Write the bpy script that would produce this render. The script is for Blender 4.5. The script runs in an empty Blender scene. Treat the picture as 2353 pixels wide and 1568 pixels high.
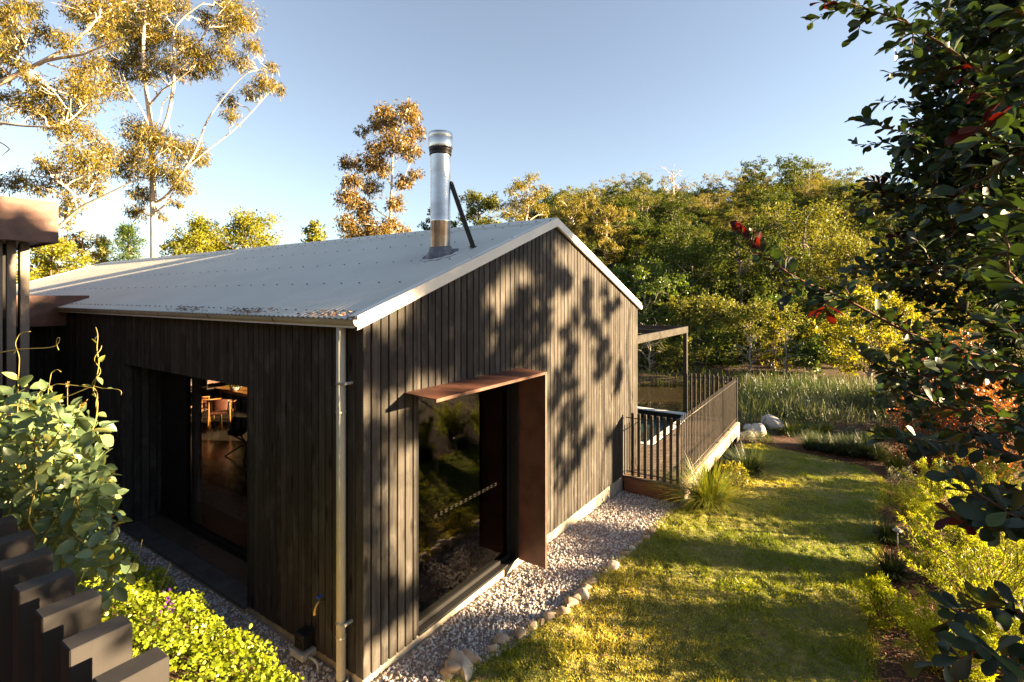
import bpy, bmesh, math, random
import numpy as np
from mathutils import Vector, Matrix
C = bpy.context.scene
COL = C.collection
rng = np.random.default_rng(7)
random.seed(7)
R_ = math.radians

# ------------------------------------------------------------------ camera frame (metres; X along the gable wall, Y along the long wall)
CAM = np.array([-2.758, -3.341, 3.28])
FW = np.array([.8292, .5589, 0.]); RT = np.array([.5589, -.8292, 0.])
FOC = 1155.0; CX, CY = 1176.5, 680.0
SUN = np.array([.2075, -.370, .0930]); SUN = SUN/np.linalg.norm(SUN)
SUN_EL = math.asin(SUN[2])

def at(px, py, s):
    return CAM + s*(FW + RT*((px-CX)/FOC) + np.array([0, 0, 1.])*((CY-py)/FOC))
def sstep(a, b, x):
    t = np.clip((x-a)/(b-a), 0, 1); return t*t*(3-2*t)
def fr(x, y):
    return (x-CAM[0])*FW[0]+(y-CAM[1])*FW[1], (x-CAM[0])*RT[0]+(y-CAM[1])*RT[1]
def zg(x, y):
    x = np.asarray(x, float); y = np.asarray(y, float)
    f, r = fr(x, y)
    xx = np.clip(x, 0, 12.0)
    z = -.0058*xx*xx
    z = z - .12*sstep(12, 16, x)
    pond = sstep(11.6, 14, x)*sstep(.2, 2.2, y + .5*np.sin(x*.7))*(1-sstep(23.2, 25.2, f + .6*np.sin(r*.6)))
    z = z*(1-pond) + pond*(-1.9)
    z = z + .5*sstep(24, 34, f)*sstep(10, 14, x)
    near = sstep(-1.0, -.2, y)
    bank = (1-near)*1.45*(1-sstep(-2.35, -.42, x)) + near*(.52*(1-sstep(-.74, -.60, x)) + .93*np.clip((-.66-x)/1.7, 0, 1))
    z = z + bank*(1-sstep(14, 20, y))
    far = sstep(40, 120, f)
    z = z + far*(3 + 19*sstep(-22, 24, r) + 2.2*np.sin(r*.11+1)+1.2*np.sin(r*.27))
    z = z + .07*np.clip(-4.2-y, 0, 10)*(1-sstep(9, 14, x))
    return z
def gp(px, py):
    d = FW + RT*((px-CX)/FOC) + np.array([0, 0, 1.])*((CY-py)/FOC)
    s = 2.5
    for _ in range(4000):
        p = CAM + d*s
        if p[2] <= zg(p[0], p[1]): break
        s += .012
    p = CAM + d*s
    return np.array([p[0], p[1], float(zg(p[0], p[1]))])
def wallp(px, py, yv=0.):
    d = FW + RT*((px-CX)/FOC) + np.array([0, 0, 1.])*((CY-py)/FOC)
    s = (yv-CAM[1])/d[1]
    return CAM + d*s

# ------------------------------------------------------------------ mesh builder
class MB:
    def __init__(self): self.v = []; self.f = []; self.n = 0; self.r = []
    def add(self, verts, faces, mat=0, smooth=False, rnd=None):
        verts = np.asarray(verts, float).reshape(-1, 3)
        if isinstance(faces, np.ndarray):
            k = faces.shape[1]; fl = faces.reshape(-1)+self.n; tot = np.full(len(faces), k)
        else:
            fl = np.array([i for f in faces for i in f], int)+self.n; tot = np.array([len(f) for f in faces], int)
        self.v.append(verts); self.f.append((fl, tot, mat, smooth)); self.n += len(verts)
        if rnd is None: rnd = random.random()
        self.r.append(np.full(len(verts), rnd) if np.isscalar(rnd) else np.asarray(rnd, float))
        return self
    def build(self, name, mats, parent=None, kind=None):
        if not isinstance(mats, (list, tuple)): mats = [mats]
        me = bpy.data.meshes.new(name)
        V = np.concatenate(self.v)
        off = np.zeros(3); p = parent
        while p is not None:
            off = off + np.array(p.location); p = p.parent
        V = V - off
        fl = np.concatenate([a[0] for a in self.f]).astype(np.int32); tot = np.concatenate([a[1] for a in self.f]).astype(np.int32)
        me.vertices.add(len(V)); me.vertices.foreach_set('co', V.astype(np.float32).reshape(-1))
        me.loops.add(len(fl)); me.loops.foreach_set('vertex_index', fl)
        me.polygons.add(len(tot)); st = np.zeros(len(tot), np.int32); st[1:] = np.cumsum(tot)[:-1]
        me.polygons.foreach_set('loop_start', st)
        mi = np.concatenate([np.full(len(a[1]), a[2]) for a in self.f]).astype(np.int32)
        sm = np.concatenate([np.full(len(a[1]), a[3]) for a in self.f]).astype(bool)
        me.polygons.foreach_set('material_index', mi); me.polygons.foreach_set('use_smooth', sm)
        me.update(calc_edges=True)
        at_ = me.attributes.new('rnd', 'FLOAT', 'POINT'); at_.data.foreach_set('value', np.concatenate(self.r).astype(np.float32))
        for m in mats: me.materials.append(m)
        o = bpy.data.objects.new(name, me); COL.objects.link(o)
        if parent is not None: o.parent = parent
        if kind: o['kind'] = kind
        return o
    def box(self, x0, x1, y0, y1, z0, z1, bev=0., mat=0, M=None, rnd=None):
        if x1 < x0: x0, x1 = x1, x0
        if y1 < y0: y0, y1 = y1, y0
        if z1 < z0: z0, z1 = z1, z0
        if bev <= 0:
            v = np.array([[x, y, z] for x in (x0, x1) for y in (y0, y1) for z in (z0, z1)])
            f = [(0, 1, 3, 2), (4, 6, 7, 5), (0, 4, 5, 1), (2, 3, 7, 6), (0, 2, 6, 4), (1, 5, 7, 3)]
        else:
            bm = bmesh.new(); bmesh.ops.create_cube(bm, size=1)
            for q in bm.verts: q.co = Vector(((x0+x1)/2+q.co.x*(x1-x0), (y0+y1)/2+q.co.y*(y1-y0), (z0+z1)/2+q.co.z*(z1-z0)))
            bmesh.ops.bevel(bm, geom=bm.edges[:], offset=bev, segments=1, affect='EDGES', profile=.5)
            bm.verts.index_update()
            v = np.array([q.co[:] for q in bm.verts]); f = [tuple(q.index for q in p.verts) for p in bm.faces]; bm.free()
        if M is not None: v = v @ np.array(M.to_3x3()).T + np.array(M.translation)
        return self.add(v, f, mat, False, rnd)
    def bar(self, a, b, w, h, up=(0, 0, 1), bev=0., mat=0, rnd=None):
        a = Vector(a); b = Vector(b); d = (b-a); L = d.length; d.normalize()
        up = Vector(up); s = d.cross(up)
        if s.length < 1e-4: s = d.cross(Vector((1, 0, 0)))
        s.normalize(); u = s.cross(d)
        M = Matrix((d, s, u)).transposed().to_4x4(); M.translation = a
        return self.box(0, L, -w/2, w/2, -h/2, h/2, bev, mat, M, rnd)
    def tube(self, pts, rad, n=6, mat=0, caps=True, rnd=None, smooth=True):
        P = np.asarray(pts, float); K = len(P)
        rad = np.full(K, rad) if np.isscalar(rad) else np.asarray(rad, float)
        T = np.gradient(P, axis=0); T /= np.linalg.norm(T, axis=1)[:, None]+1e-9
        ref = np.array([0, 0, 1.]) if abs(T[0][2]) < .9 else np.array([1., 0, 0])
        V = []; a = np.linspace(0, 2*np.pi, n, endpoint=False)
        u = np.cross(T[0], ref); u /= np.linalg.norm(u)
        for i in range(K):
            u = u - T[i]*np.dot(u, T[i]); u /= np.linalg.norm(u)+1e-9
            w = np.cross(T[i], u)
            V.append(P[i] + rad[i]*(np.cos(a)[:, None]*u + np.sin(a)[:, None]*w))
        V = np.concatenate(V); F = []
        for i in range(K-1):
            for j in range(n):
                k = (j+1) % n
                F.append((i*n+j, i*n+k, (i+1)*n+k, (i+1)*n+j))
        if caps: F.append(tuple(range(n))[::-1]); F.append(tuple((K-1)*n+j for j in range(n)))
        return self.add(V, F, mat, smooth, rnd)
    def lathe(self, prof, c, n=32, mat=0, smooth=True):
        a = np.linspace(0, 2*np.pi, n, endpoint=False); V = []; F = []
        for (r, z) in prof: V.append(np.stack([c[0]+r*np.cos(a), c[1]+r*np.sin(a), np.full(n, c[2]+z)], 1))
        for i in range(len(prof)-1):
            for j in range(n): F.append((i*n+j, i*n+(j+1) % n, (i+1)*n+(j+1) % n, (i+1)*n+j))
        return self.add(np.concatenate(V), F, mat, smooth)
    def grid(self, X, Y, Z, mat=0, smooth=True, rnd=.5):
        n, m = X.shape
        i = np.arange(n*m).reshape(n, m)
        F = np.stack([i[:-1, :-1].ravel(), i[1:, :-1].ravel(), i[1:, 1:].ravel(), i[:-1, 1:].ravel()], 1)
        return self.add(np.stack([X.ravel(), Y.ravel(), Z.ravel()], 1), F, mat, smooth, rnd)

def empty(name, loc, label, cat, group=None):
    o = bpy.data.objects.new(name, None); COL.objects.link(o); o.location = Vector([float(q) for q in loc])
    o.empty_display_size = .1
    return tag(o, label, cat, group)
def tag(o, label=None, cat=None, group=None, kind=None):
    if label: o['label'] = label
    if cat: o['category'] = cat
    if group: o['group'] = group
    if kind: o['kind'] = kind
    return o
def kids(o): return [c for c in bpy.data.objects if c.parent == o]
def dup(root, ch, loc, rz=0, scale=1., label=None, group=None):
    r = root.copy(); COL.objects.link(r); r.location = loc; r.rotation_euler = (0, 0, rz)
    r.scale = (scale,)*3 if np.isscalar(scale) else scale
    if label: r['label'] = label
    if group: r['group'] = group
    for c in ch:
        d = c.copy(); COL.objects.link(d); d.parent = r
    return r

# ------------------------------------------------------------------ materials
class NT:
    def __init__(self, name):
        self.m = bpy.data.materials.new(name); self.m.use_nodes = True
        self.t = self.m.node_tree; self.t.nodes.clear()
        self.out = self.n('ShaderNodeOutputMaterial')
    def n(self, typ, **kw):
        q = self.t.nodes.new(typ)
        for k, v in kw.items():
            if k.startswith('i_'):
                key = k[2:]; key = int(key) if key.isdigit() else key.replace('_', ' ')
                q.inputs[key].default_value = v
            else: setattr(q, k, v)
        return q
    def l(self, a, b): self.t.links.new(a, b)
    def ramp(self, src, stops):
        q = self.n('ShaderNodeValToRGB'); e = q.color_ramp.elements
        while len(e) < len(stops): e.new(.5)
        for k, (p, c) in enumerate(stops): e[k].position = p; e[k].color = (*c, 1) if len(c) == 3 else c
        self.l(src, q.inputs[0]); return q.outputs[0]
    def noise(self, scale, detail=3, rough=.55, vec=None, stretch=None, dist=0):
        q = self.n('ShaderNodeTexNoise'); q.inputs['Scale'].default_value = scale; q.inputs['Detail'].default_value = detail
        q.inputs['Roughness'].default_value = rough; q.inputs['Distortion'].default_value = dist
        if vec is None: vec = self.coord()
        if stretch is not None:
            mp = self.n('ShaderNodeMapping'); mp.inputs['Scale'].default_value = stretch; self.l(vec, mp.inputs[0]); vec = mp.outputs[0]
        self.l(vec, q.inputs['Vector']); return q.outputs[0]
    def coord(self):
        if not hasattr(self, 'tc'): self.tc = self.n('ShaderNodeTexCoord')
        return self.tc.outputs['Object']
    def rnd(self):
        a = self.n('ShaderNodeAttribute'); a.attribute_name = 'rnd'; return a.outputs['Fac']
    def mix(self, f, a, b, mode='MIX'):
        q = self.n('ShaderNodeMix', data_type='RGBA', blend_type=mode)
        for s, v in ((q.inputs[0], f), (q.inputs[6], a), (q.inputs[7], b)):
            if hasattr(v, 'is_output'): self.l(v, s)
            elif np.isscalar(v): s.default_value = v
            else: s.default_value = (*v, 1)
        return q.outputs[2]
    def math(self, op, a, b=0.):
        q = self.n('ShaderNodeMath', operation=op)
        for s, v in ((q.inputs[0], a), (q.inputs[1], b)):
            if hasattr(v, 'is_output'): self.l(v, s)
            else: s.default_value = v
        return q.outputs[0]
    def bump(self, h, strength=.3, dist=.01):
        q = self.n('ShaderNodeBump'); q.inputs['Strength'].default_value = strength; q.inputs['Distance'].default_value = dist
        self.l(h, q.inputs['Height']); return q.outputs[0]
    def princ(self, col, rough=.6, metal=0., spec=.5, normal=None, **kw):
        p = self.n('ShaderNodeBsdfPrincipled')
        for s, v in ((p.inputs['Base Color'], col), (p.inputs['Roughness'], rough), (p.inputs['Metallic'], metal), (p.inputs['Specular IOR Level'], spec)):
            if hasattr(v, 'is_output'): self.l(v, s)
            elif np.isscalar(v): s.default_value = v
            else: s.default_value = (*v, 1)
        if normal is not None: self.l(normal, p.inputs['Normal'])
        for k, v in kw.items(): p.inputs[k.replace('_', ' ')].default_value = v
        self.l(p.outputs[0], self.out.inputs[0]); return p
def simple(name, c, rough=.6, metal=0., spec=.5, var=.15, nscale=6., bump=0.):
    t = NT(name); nz = t.noise(nscale, 5)
    a = tuple(max(0, x*(1-var)) for x in c); b = tuple(min(1, x*(1+var)) for x in c)
    col = t.ramp(nz, [(.3, a), (.7, b)])
    rg = t.ramp(t.noise(nscale*2.3, 3), [(.3, (rough*.85,)*3), (.7, (min(1, rough*1.15),)*3)])
    t.princ(col, rg, metal, spec, t.bump(t.noise(nscale*12, 4), bump, .004) if bump else None); return t.m
def leafmat(name, stops, trans=.35, gloss=.12, rough=.4, tcol=None):
    t = NT(name); col = t.ramp(t.rnd(), stops)
    d = t.n('ShaderNodeBsdfDiffuse'); t.l(col, d.inputs[0])
    tr = t.n('ShaderNodeBsdfTranslucent')
    tc = t.mix(1., col, tcol or (1.5, 1.35, .55), 'MULTIPLY'); t.l(tc, tr.inputs[0])
    m1 = t.n('ShaderNodeMixShader'); m1.inputs[0].default_value = trans; t.l(d.outputs[0], m1.inputs[1]); t.l(tr.outputs[0], m1.inputs[2])
    g = t.n('ShaderNodeBsdfGlossy'); g.inputs['Roughness'].default_value = rough; g.inputs[0].default_value = (1, 1, 1, 1)
    lw = t.n('ShaderNodeLayerWeight'); lw.inputs[0].default_value = .35
    m2 = t.n('ShaderNodeMixShader'); t.l(t.math('ADD', t.math('MULTIPLY', lw.outputs['Facing'], gloss*.45), gloss*.25), m2.inputs[0]); t.l(m1.outputs[0], m2.inputs[1]); t.l(g.outputs[0], m2.inputs[2])
    t.l(m2.outputs[0], t.out.inputs[0]); return t.m
def cladmat(name, k=1.):
    t = NT(name); r = t.rnd()
    off = t.n('ShaderNodeVectorMath', operation='ADD'); t.l(t.coord(), off.inputs[0]); cm = t.n('ShaderNodeCombineXYZ'); t.l(t.math('MULTIPLY', r, 37.), cm.inputs[2]); t.l(cm.outputs[0], off.inputs[1]); vec = off.outputs[0]
    g = t.noise(3.2, 6, .65, vec=vec, stretch=(9, 9, .45), dist=.6)
    g2 = t.noise(9, 5, .65, vec=vec, stretch=(6, 6, .30), dist=.3)
    g3 = t.noise(2.2, 4, .6, vec=vec, stretch=(2.5, 2.5, 1.2))
    kn = t.n('ShaderNodeTexVoronoi'); mp = t.n('ShaderNodeMapping'); mp.inputs['Scale'].default_value = (7, 7, 1.9); t.l(vec, mp.inputs[0]); t.l(mp.outputs[0], kn.inputs['Vector']); kn.inputs['Scale'].default_value = 1.
    base = t.ramp(r, [(0, (.036*k, .033*k, .031*k)), (.5, (.055*k, .050*k, .046*k)), (1, (.080*k, .072*k, .064*k))])
    c = t.mix(t.ramp(g, [(.36, (0, 0, 0)), (.74, (.8, .8, .8))]), base, (.0175*k, .0165*k, .0165*k))
    c = t.mix(t.ramp(g2, [(.50, (0, 0, 0)), (.80, (.45, .45, .45))]), c, (.10*k, .092*k, .084*k))
    c = t.mix(t.ramp(g3, [(.52, (0, 0, 0)), (.70, (.6, .6, .6))]), c, (.12*k, .112*k, .104*k))
    c = t.mix(t.ramp(kn.outputs['Distance'], [(.09, (.9, .9, .9)), (.20, (0, 0, 0))]), c, (.014*k, .011*k, .010*k))
    b = t.bump(t.math('ADD', g, g2), .4, .004)
    t.princ(c, .6, 0, .10, b); return t.m
def glassmat(name, ior=1.55, tint=(.72, .72, .72)):
    t = NT(name); fz = t.n('ShaderNodeFresnel'); fz.inputs[0].default_value = ior
    tr = t.n('ShaderNodeBsdfTransparent'); tr.inputs[0].default_value = (*tint, 1)
    g = t.n('ShaderNodeBsdfGlossy'); g.inputs['Roughness'].default_value = 0.
    mx = t.n('ShaderNodeMixShader'); gm_ = t.n('ShaderNodeNewGeometry'); t.l(t.math('MULTIPLY', fz.outputs[0], t.math('SUBTRACT', 1., gm_.outputs['Backfacing'])), mx.inputs[0]); t.l(tr.outputs[0], mx.inputs[1]); t.l(g.outputs[0], mx.inputs[2])
    t.l(mx.outputs[0], t.out.inputs[0]); return t.m
M = {}
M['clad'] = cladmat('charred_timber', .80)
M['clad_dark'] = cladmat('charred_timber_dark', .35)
def roofmat():
    t = NT('roof_sheet'); n1 = t.noise(1.2, 5); n2 = t.noise(6, 4, .6, stretch=(.25, 3, 1))
    c = t.ramp(n1, [(.3, (.50, .49, .43)), (.7, (.57, .555, .49))])
    c = t.mix(t.ramp(n2, [(.5, (0, 0, 0)), (.8, (.35, .35, .35))]), c, (.50, .48, .41))
    t.princ(c, .42, 0, .4); return t.m
M['roof'] = roofmat()
M['trim'] = simple('cream_trim', (.66, .62, .54), .4, 0, .4, .05, 3)
M['gutter'] = simple('gutter_cream', (.40, .36, .27), .45, 0, .35, .1, 4)
M['pipe'] = simple('downpipe_paint', (.50, .455, .33), .5, 0, .25, .07, 4)
M['rust'] = simple('bronze_steel', (.088, .036, .023), .5, .05, .4, .38, 5)
M['black'] = simple('black_frame', (.008, .008, .009), .6, 0, .2, .2, 8)
M['blackmetal'] = simple('dark_bronze_metal', (.020, .017, .015), .45, .2, .4, .2, 5)
M['screw'] = simple('screw_metal', (.05, .048, .045), .6, 0., .5, .2, 50)
M['glass'] = glassmat('window_glass', 1.6)
M['concrete'] = simple('plinth_concrete', (.33, .29, .23), .9, 0, .2, .25, 5, .4)
M['stone_tile'] = simple('slate_tile', (.055, .057, .062), .5, 0, .5, .35, 7, .3)
def steelmat():
    t = NT('stainless'); n = t.noise(3, 4, .6, stretch=(40, 40, .6)); n2 = t.noise(2.5, 3, stretch=(1, 1, 3))
    c = t.ramp(n2, [(.35, (.50, .46, .40)), (.7, (.68, .66, .62))])
    t.princ(c, t.ramp(n, [(.3, (.2,)*3), (.7, (.34,)*3)]), 1., .5); return t.m
M['steel'] = steelmat()
M['lead'] = simple('lead_boot', (.13, .13, .14), .55, .2, .5, .3, 14, .4)
M['silicone'] = simple('sealant', (.55, .55, .55), .6, 0, .4, .1, 20)
def woodmat(name, a, b, stretch=(1, 8, 8), rough=.6, sc=3):
    t = NT(name); g = t.noise(sc, 6, .6, stretch=stretch, dist=1.2)
    c = t.mix(t.ramp(g, [(.3, (0,)*3), (.7, (1,)*3)]), a, b)
    c = t.mix(t.math('MULTIPLY', t.rnd(), .5), c, tuple(x*.6 for x in a))
    t.princ(c, rough, 0, .3, t.bump(g, .2, .004)); return t.m
M['decking'] = woodmat('decking_timber', (.16, .11, .075), (.25, .19, .14), (8, 1, 8))
M['fascia_red'] = woodmat('deck_fascia_timber', (.13, .052, .030), (.21, .092, .050), (9, 1.2, 9))
M['fascia_pale'] = woodmat('weathered_fascia', (.40, .31, .21), (.55, .45, .32), (1, 9, 9))
M['post'] = woodmat('painted_post', (.018, .0165, .017), (.028, .0255, .026), (6, 6, 1), .7)
M['batten'] = woodmat('batten_paint', (.15, .115, .09), (.20, .155, .12), (9, 9, 1), .5)
M['orange_wood'] = woodmat('warm_oak', (.42, .19, .055), (.55, .28, .09), (3, 3, 1), .4)
M['leather'] = simple('brown_leather', (.12, .045, .03), .4, 0, .5, .3, 9)
M['dark_wood'] = woodmat('dark_stained_wood', (.03, .018, .012), (.05, .03, .02), (3, 3, 1), .45)
M['floor'] = simple('polished_concrete', (.06, .05, .042), .22, 0, .5, .2, 2)
M['int_wall'] = simple('interior_dark_wall', (.06, .055, .05), .8, 0, .3, .15, 2)
M['ceiling'] = simple('ceiling_white', (.55, .5, .44), .8, 0, .3, .05, 2)
M['white'] = simple('white_ceramic', (.7, .68, .63), .4, 0, .5, .05, 5)
M['coping'] = simple('pool_coping', (.66, .66, .63), .6, 0, .4, .08, 6)
M['curtain'] = simple('sheer_curtain', (.25, .2, .17), .9, 0, .2, .15, 5)
def tilemat():
    t = NT('pool_tile'); b = t.n('ShaderNodeTexBrick'); b.offset = 0; b.inputs['Scale'].default_value = 22
    b.inputs['Color1'].default_value = (.22, .46, .54, 1); b.inputs['Color2'].default_value = (.17, .38, .48, 1); b.inputs['Mortar'].default_value = (.25, .34, .36, 1)
    b.inputs['Brick Width'].default_value = .5; b.inputs['Row Height'].default_value = .5; b.inputs['Mortar Size'].default_value = .02
    t.l(t.coord(), b.inputs['Vector']); t.princ(b.outputs[0], .3); return t.m
M['tile'] = tilemat()
def watermat(name, col, a, bs, ior=1.33, tr=(.6, .8, .8)):
    t = NT(name); n = t.noise(bs, 3, .5)
    bp = t.bump(n, .12, .02)
    fz = t.n('ShaderNodeFresnel'); fz.inputs[0].default_value = ior; t.l(bp, fz.inputs[1])
    g = t.n('ShaderNodeBsdfGlossy'); g.inputs['Roughness'].default_value = .03; t.l(bp, g.inputs['Normal'])
    tt = t.n('ShaderNodeBsdfTransparent'); tt.inputs[0].default_value = (*tr, 1)
    d = t.n('ShaderNodeBsdfDiffuse'); d.inputs[0].default_value = (*col, 1)
    m1 = t.n('ShaderNodeMixShader'); m1.inputs[0].default_value = a; t.l(tt.outputs[0], m1.inputs[1]); t.l(d.outputs[0], m1.inputs[2])
    m2 = t.n('ShaderNodeMixShader'); t.l(fz.outputs[0], m2.inputs[0]); t.l(m1.outputs[0], m2.inputs[1]); t.l(g.outputs[0], m2.inputs[2])
    t.l(m2.outputs[0], t.out.inputs[0]); return t.m
M['poolwater'] = watermat('pool_water', (.1, .3, .35), .15, 5)
M['pondwater'] = watermat('pond_water', (.035, .027, .016), .92, 1.5)
def groundmat():
    t = NT('ground_soil'); n = t.noise(.35, 4); n2 = t.noise(14, 6, .65); n3 = t.noise(60, 4, .6)
    c = t.mix(t.ramp(n, [(.4, (0,)*3), (.65, (1,)*3)]), (.095, .052, .034), (.062, .052, .028))
    c = t.mix(t.ramp(n2, [(.4, (0,)*3), (.7, (.8,)*3)]), c, (.045, .028, .02))
    c = t.mix(t.ramp(n3, [(.55, (0,)*3), (.75, (.7,)*3)]), c, (.16, .085, .05))
    t.princ(c, .95, 0, .15, t.bump(t.math('ADD', n2, n3), .8, .03)); return t.m
M['ground'] = groundmat()
def lawnmat():
    t = NT('lawn_turf'); n = t.noise(.9, 5, .6); n2 = t.noise(9, 5, .6); n3 = t.noise(80, 3)
    c = t.mix(t.ramp(n, [(.42, (0,)*3), (.62, (1,)*3)]), (.150, .170, .040), (.29, .240, .095))
    c = t.mix(t.ramp(n2, [(.4, (0,)*3), (.7, (.7,)*3)]), c, (.075, .090, .024))
    c = t.mix(t.ramp(n3, [(.5, (0,)*3), (.7, (.6,)*3)]), c, (.22, .19, .085))
    t.princ(c, .95, 0, .1, t.bump(t.math('ADD', n2, n3), .9, .03)); return t.m
M['lawn'] = lawnmat()
def rockmat(name, stops, sc=25):
    t = NT(name); c = t.ramp(t.rnd(), stops); n = t.noise(sc, 5, .65)
    c = t.mix(t.ramp(n, [(.35, (0,)*3), (.7, (.6,)*3)]), c, (.14, .11, .09))
    t.princ(c, .9, 0, .25, t.bump(n, .5, .01)); return t.m
M['gravel'] = rockmat('gravel_stone', [(0, (0.322, 0.247, 0.225)), (.25, (0.511, 0.440, 0.449)), (.5, (0.641, 0.635, 0.660)), (.75, (0.641, 0.660, 0.660)), (.9, (0.641, 0.660, 0.660)), (1, (0.605, 0.472, 0.359))], 60)
M['gravelbed'] = rockmat('gravel_fines', [(0, (.26, .22, .20)), (1, (.26, .22, .20))], 40)
M['rock'] = rockmat('sandstone_rock', [(0, (0.436, 0.319, 0.218)), (.5, (0.581, 0.450, 0.319)), (1, (0.660, 0.595, 0.509))], 9)
M['boulder'] = rockmat('granite_boulder', [(0, (.42, .41, .39)), (1, (.50, .47, .43))], 6)
M['mulch'] = rockmat('bark_chip', [(0, (0.093, 0.035, 0.018)), (.5, (0.211, 0.075, 0.037)), (.8, (0.304, 0.111, 0.054)), (1, (0.439, 0.197, 0.101))], 30)
def barkmat(name, a, b, st=(6, 6, 1)):
    t = NT(name); n = t.noise(2.2, 5, .6, stretch=st)
    c = t.mix(t.ramp(n, [(.42, (0,)*3), (.62, (1,)*3)]), a, b); t.princ(c, .85, 0, .2, t.bump(n, .4, .02)); return t.m
M['bark_white'] = barkmat('gum_bark', (.56, .47, .37), (.40, .30, .21), (3, 3, .6))
M['bark_brown'] = barkmat('brown_bark', (.12, .085, .06), (.06, .042, .03))
M['bark_grey'] = barkmat('grey_bark', (.28, .25, .21), (.16, .14, .11))
M['stem_red'] = barkmat('red_stem', (.17, .075, .045), (.11, .05, .03))
M['stem_green'] = simple('green_stem', (.20, .17, .04), .5, 0, .4, .25, 20)
M['gum_leaf'] = leafmat('gum_leaf', [(0, (0.070, 0.064, 0.009)), (.35, (0.127, 0.112, 0.013)), (.7, (0.180, 0.135, 0.016)), (1, (0.230, 0.147, 0.017))], .35, .10)
M['gum_brown'] = leafmat('rusty_gum_leaf', [(0, (0.069, 0.064, 0.013)), (.4, (0.131, 0.093, 0.018)), (.8, (0.200, 0.119, 0.021)), (1, (0.237, 0.142, 0.025))], .3, .10)
M['for_dark'] = leafmat('forest_leaf_dark', [(0, (0.024, 0.041, 0.011)), (.5, (0.052, 0.077, 0.015)), (1, (0.093, 0.111, 0.023))], .3, .02)
M['for_olive'] = leafmat('forest_leaf_olive', [(0, (0.060, 0.074, 0.017)), (.5, (0.118, 0.132, 0.028)), (1, (0.188, 0.186, 0.042))], .3, .02)
M['for_pale'] = leafmat('forest_leaf_pale', [(0, (0.090, 0.089, 0.022)), (.5, (0.162, 0.147, 0.036)), (1, (0.221, 0.189, 0.047))], .3, .02)
M['leaf_lime'] = leafmat('lime_leaf', [(0, (0.087, 0.113, 0.008)), (.5, (0.178, 0.188, 0.012)), (1, (0.283, 0.249, 0.019))], .45, .06)
M['leaf_green'] = leafmat('green_leaf', [(0, (0.027, 0.054, 0.008)), (.5, (0.054, 0.098, 0.012)), (1, (0.104, 0.143, 0.018))], .4, .08)
M['leaf_red'] = leafmat('copper_leaf', [(0, (0.044, 0.034, 0.014)), (.55, (0.122, 0.062, 0.022)), (.75, (0.347, 0.096, 0.026)), (1, (0.571, 0.086, 0.030))], .4, .10)
M['lilly'] = leafmat('glossy_dark_leaf', [(0, (0.009, 0.019, 0.007)), (.6, (0.018, 0.039, 0.011)), (.93, (0.034, 0.066, 0.013)), (1, (0.069, 0.108, 0.014))], .24, .12, .48)
M['lilly_red'] = leafmat('young_red_leaf', [(0, (0.033, 0.004, 0.004)), (.5, (0.066, 0.007, 0.007)), (1, (0.079, 0.021, 0.006))], .3, .05, .45, (1.5, .5, .4))
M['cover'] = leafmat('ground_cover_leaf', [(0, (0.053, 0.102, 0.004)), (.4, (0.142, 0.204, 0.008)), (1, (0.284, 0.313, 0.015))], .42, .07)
M['vine'] = leafmat('vine_leaf', [(0, (0.070, 0.116, 0.054)), (.55, (0.132, 0.194, 0.090)), (.85, (0.186, 0.232, 0.093)), (1, (0.311, 0.311, 0.062))], .35, .09, .35)
M['shade_leaf'] = leafmat('thick_garden_leaf', [(0, (.02, .035, .01)), (1, (.05, .08, .02))], .04, .05)
M['grassleaf'] = leafmat('lawn_blade', [(0, (0.095, 0.148, 0.014)), (.45, (0.188, 0.254, 0.025)), (.75, (0.378, 0.356, 0.056)), (1, (0.660, 0.566, 0.161))], .35, .05)
M['tuftleaf'] = leafmat('tuft_blade', [(0, (0.050, 0.081, 0.010)), (.5, (0.107, 0.141, 0.018)), (1, (0.228, 0.215, 0.037))], .35, .08)
M['tuftdark'] = leafmat('dark_tuft_blade', [(0, (.018, .034, .014)), (.6, (.038, .062, .024)), (1, (.085, .10, .04))], .3, .08)
M['reed'] = leafmat('reed_blade', [(0, (0.025, 0.048, 0.018)), (.45, (0.048, 0.077, 0.032)), (.8, (0.094, 0.112, 0.070)), (1, (0.167, 0.182, 0.145))], .3, .06)
M['grev'] = leafmat('feathery_leaf', [(0, (0.115, 0.176, 0.007)), (.5, (0.244, 0.316, 0.012)), (.9, (0.405, 0.427, 0.020)), (1, (0.557, 0.300, 0.021))], .45, .06)
M['grey_leaf'] = leafmat('silver_leaf', [(0, (.10, .12, .10)), (1, (.22, .23, .19))], .3, .05)
M['purple'] = leafmat('purple_petal', [(0, (.10, .02, .22)), (1, (.18, .04, .32))], .4, .05, .5, (1.2, .8, 1.4))
M['brass'] = simple('brass', (.55, .38, .13), .35, 1, .5, .15, 20)
M['blue'] = simple('blue_plastic', (.02, .10, .42), .4, 0, .5, .1, 20)
M['pvc'] = simple('grey_pvc', (.30, .30, .29), .45, 0, .5, .1, 9)
M['litter'] = rockmat('dry_leaf', [(0, (.10, .05, .025)), (1, (.26, .15, .08))], 30)

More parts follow.
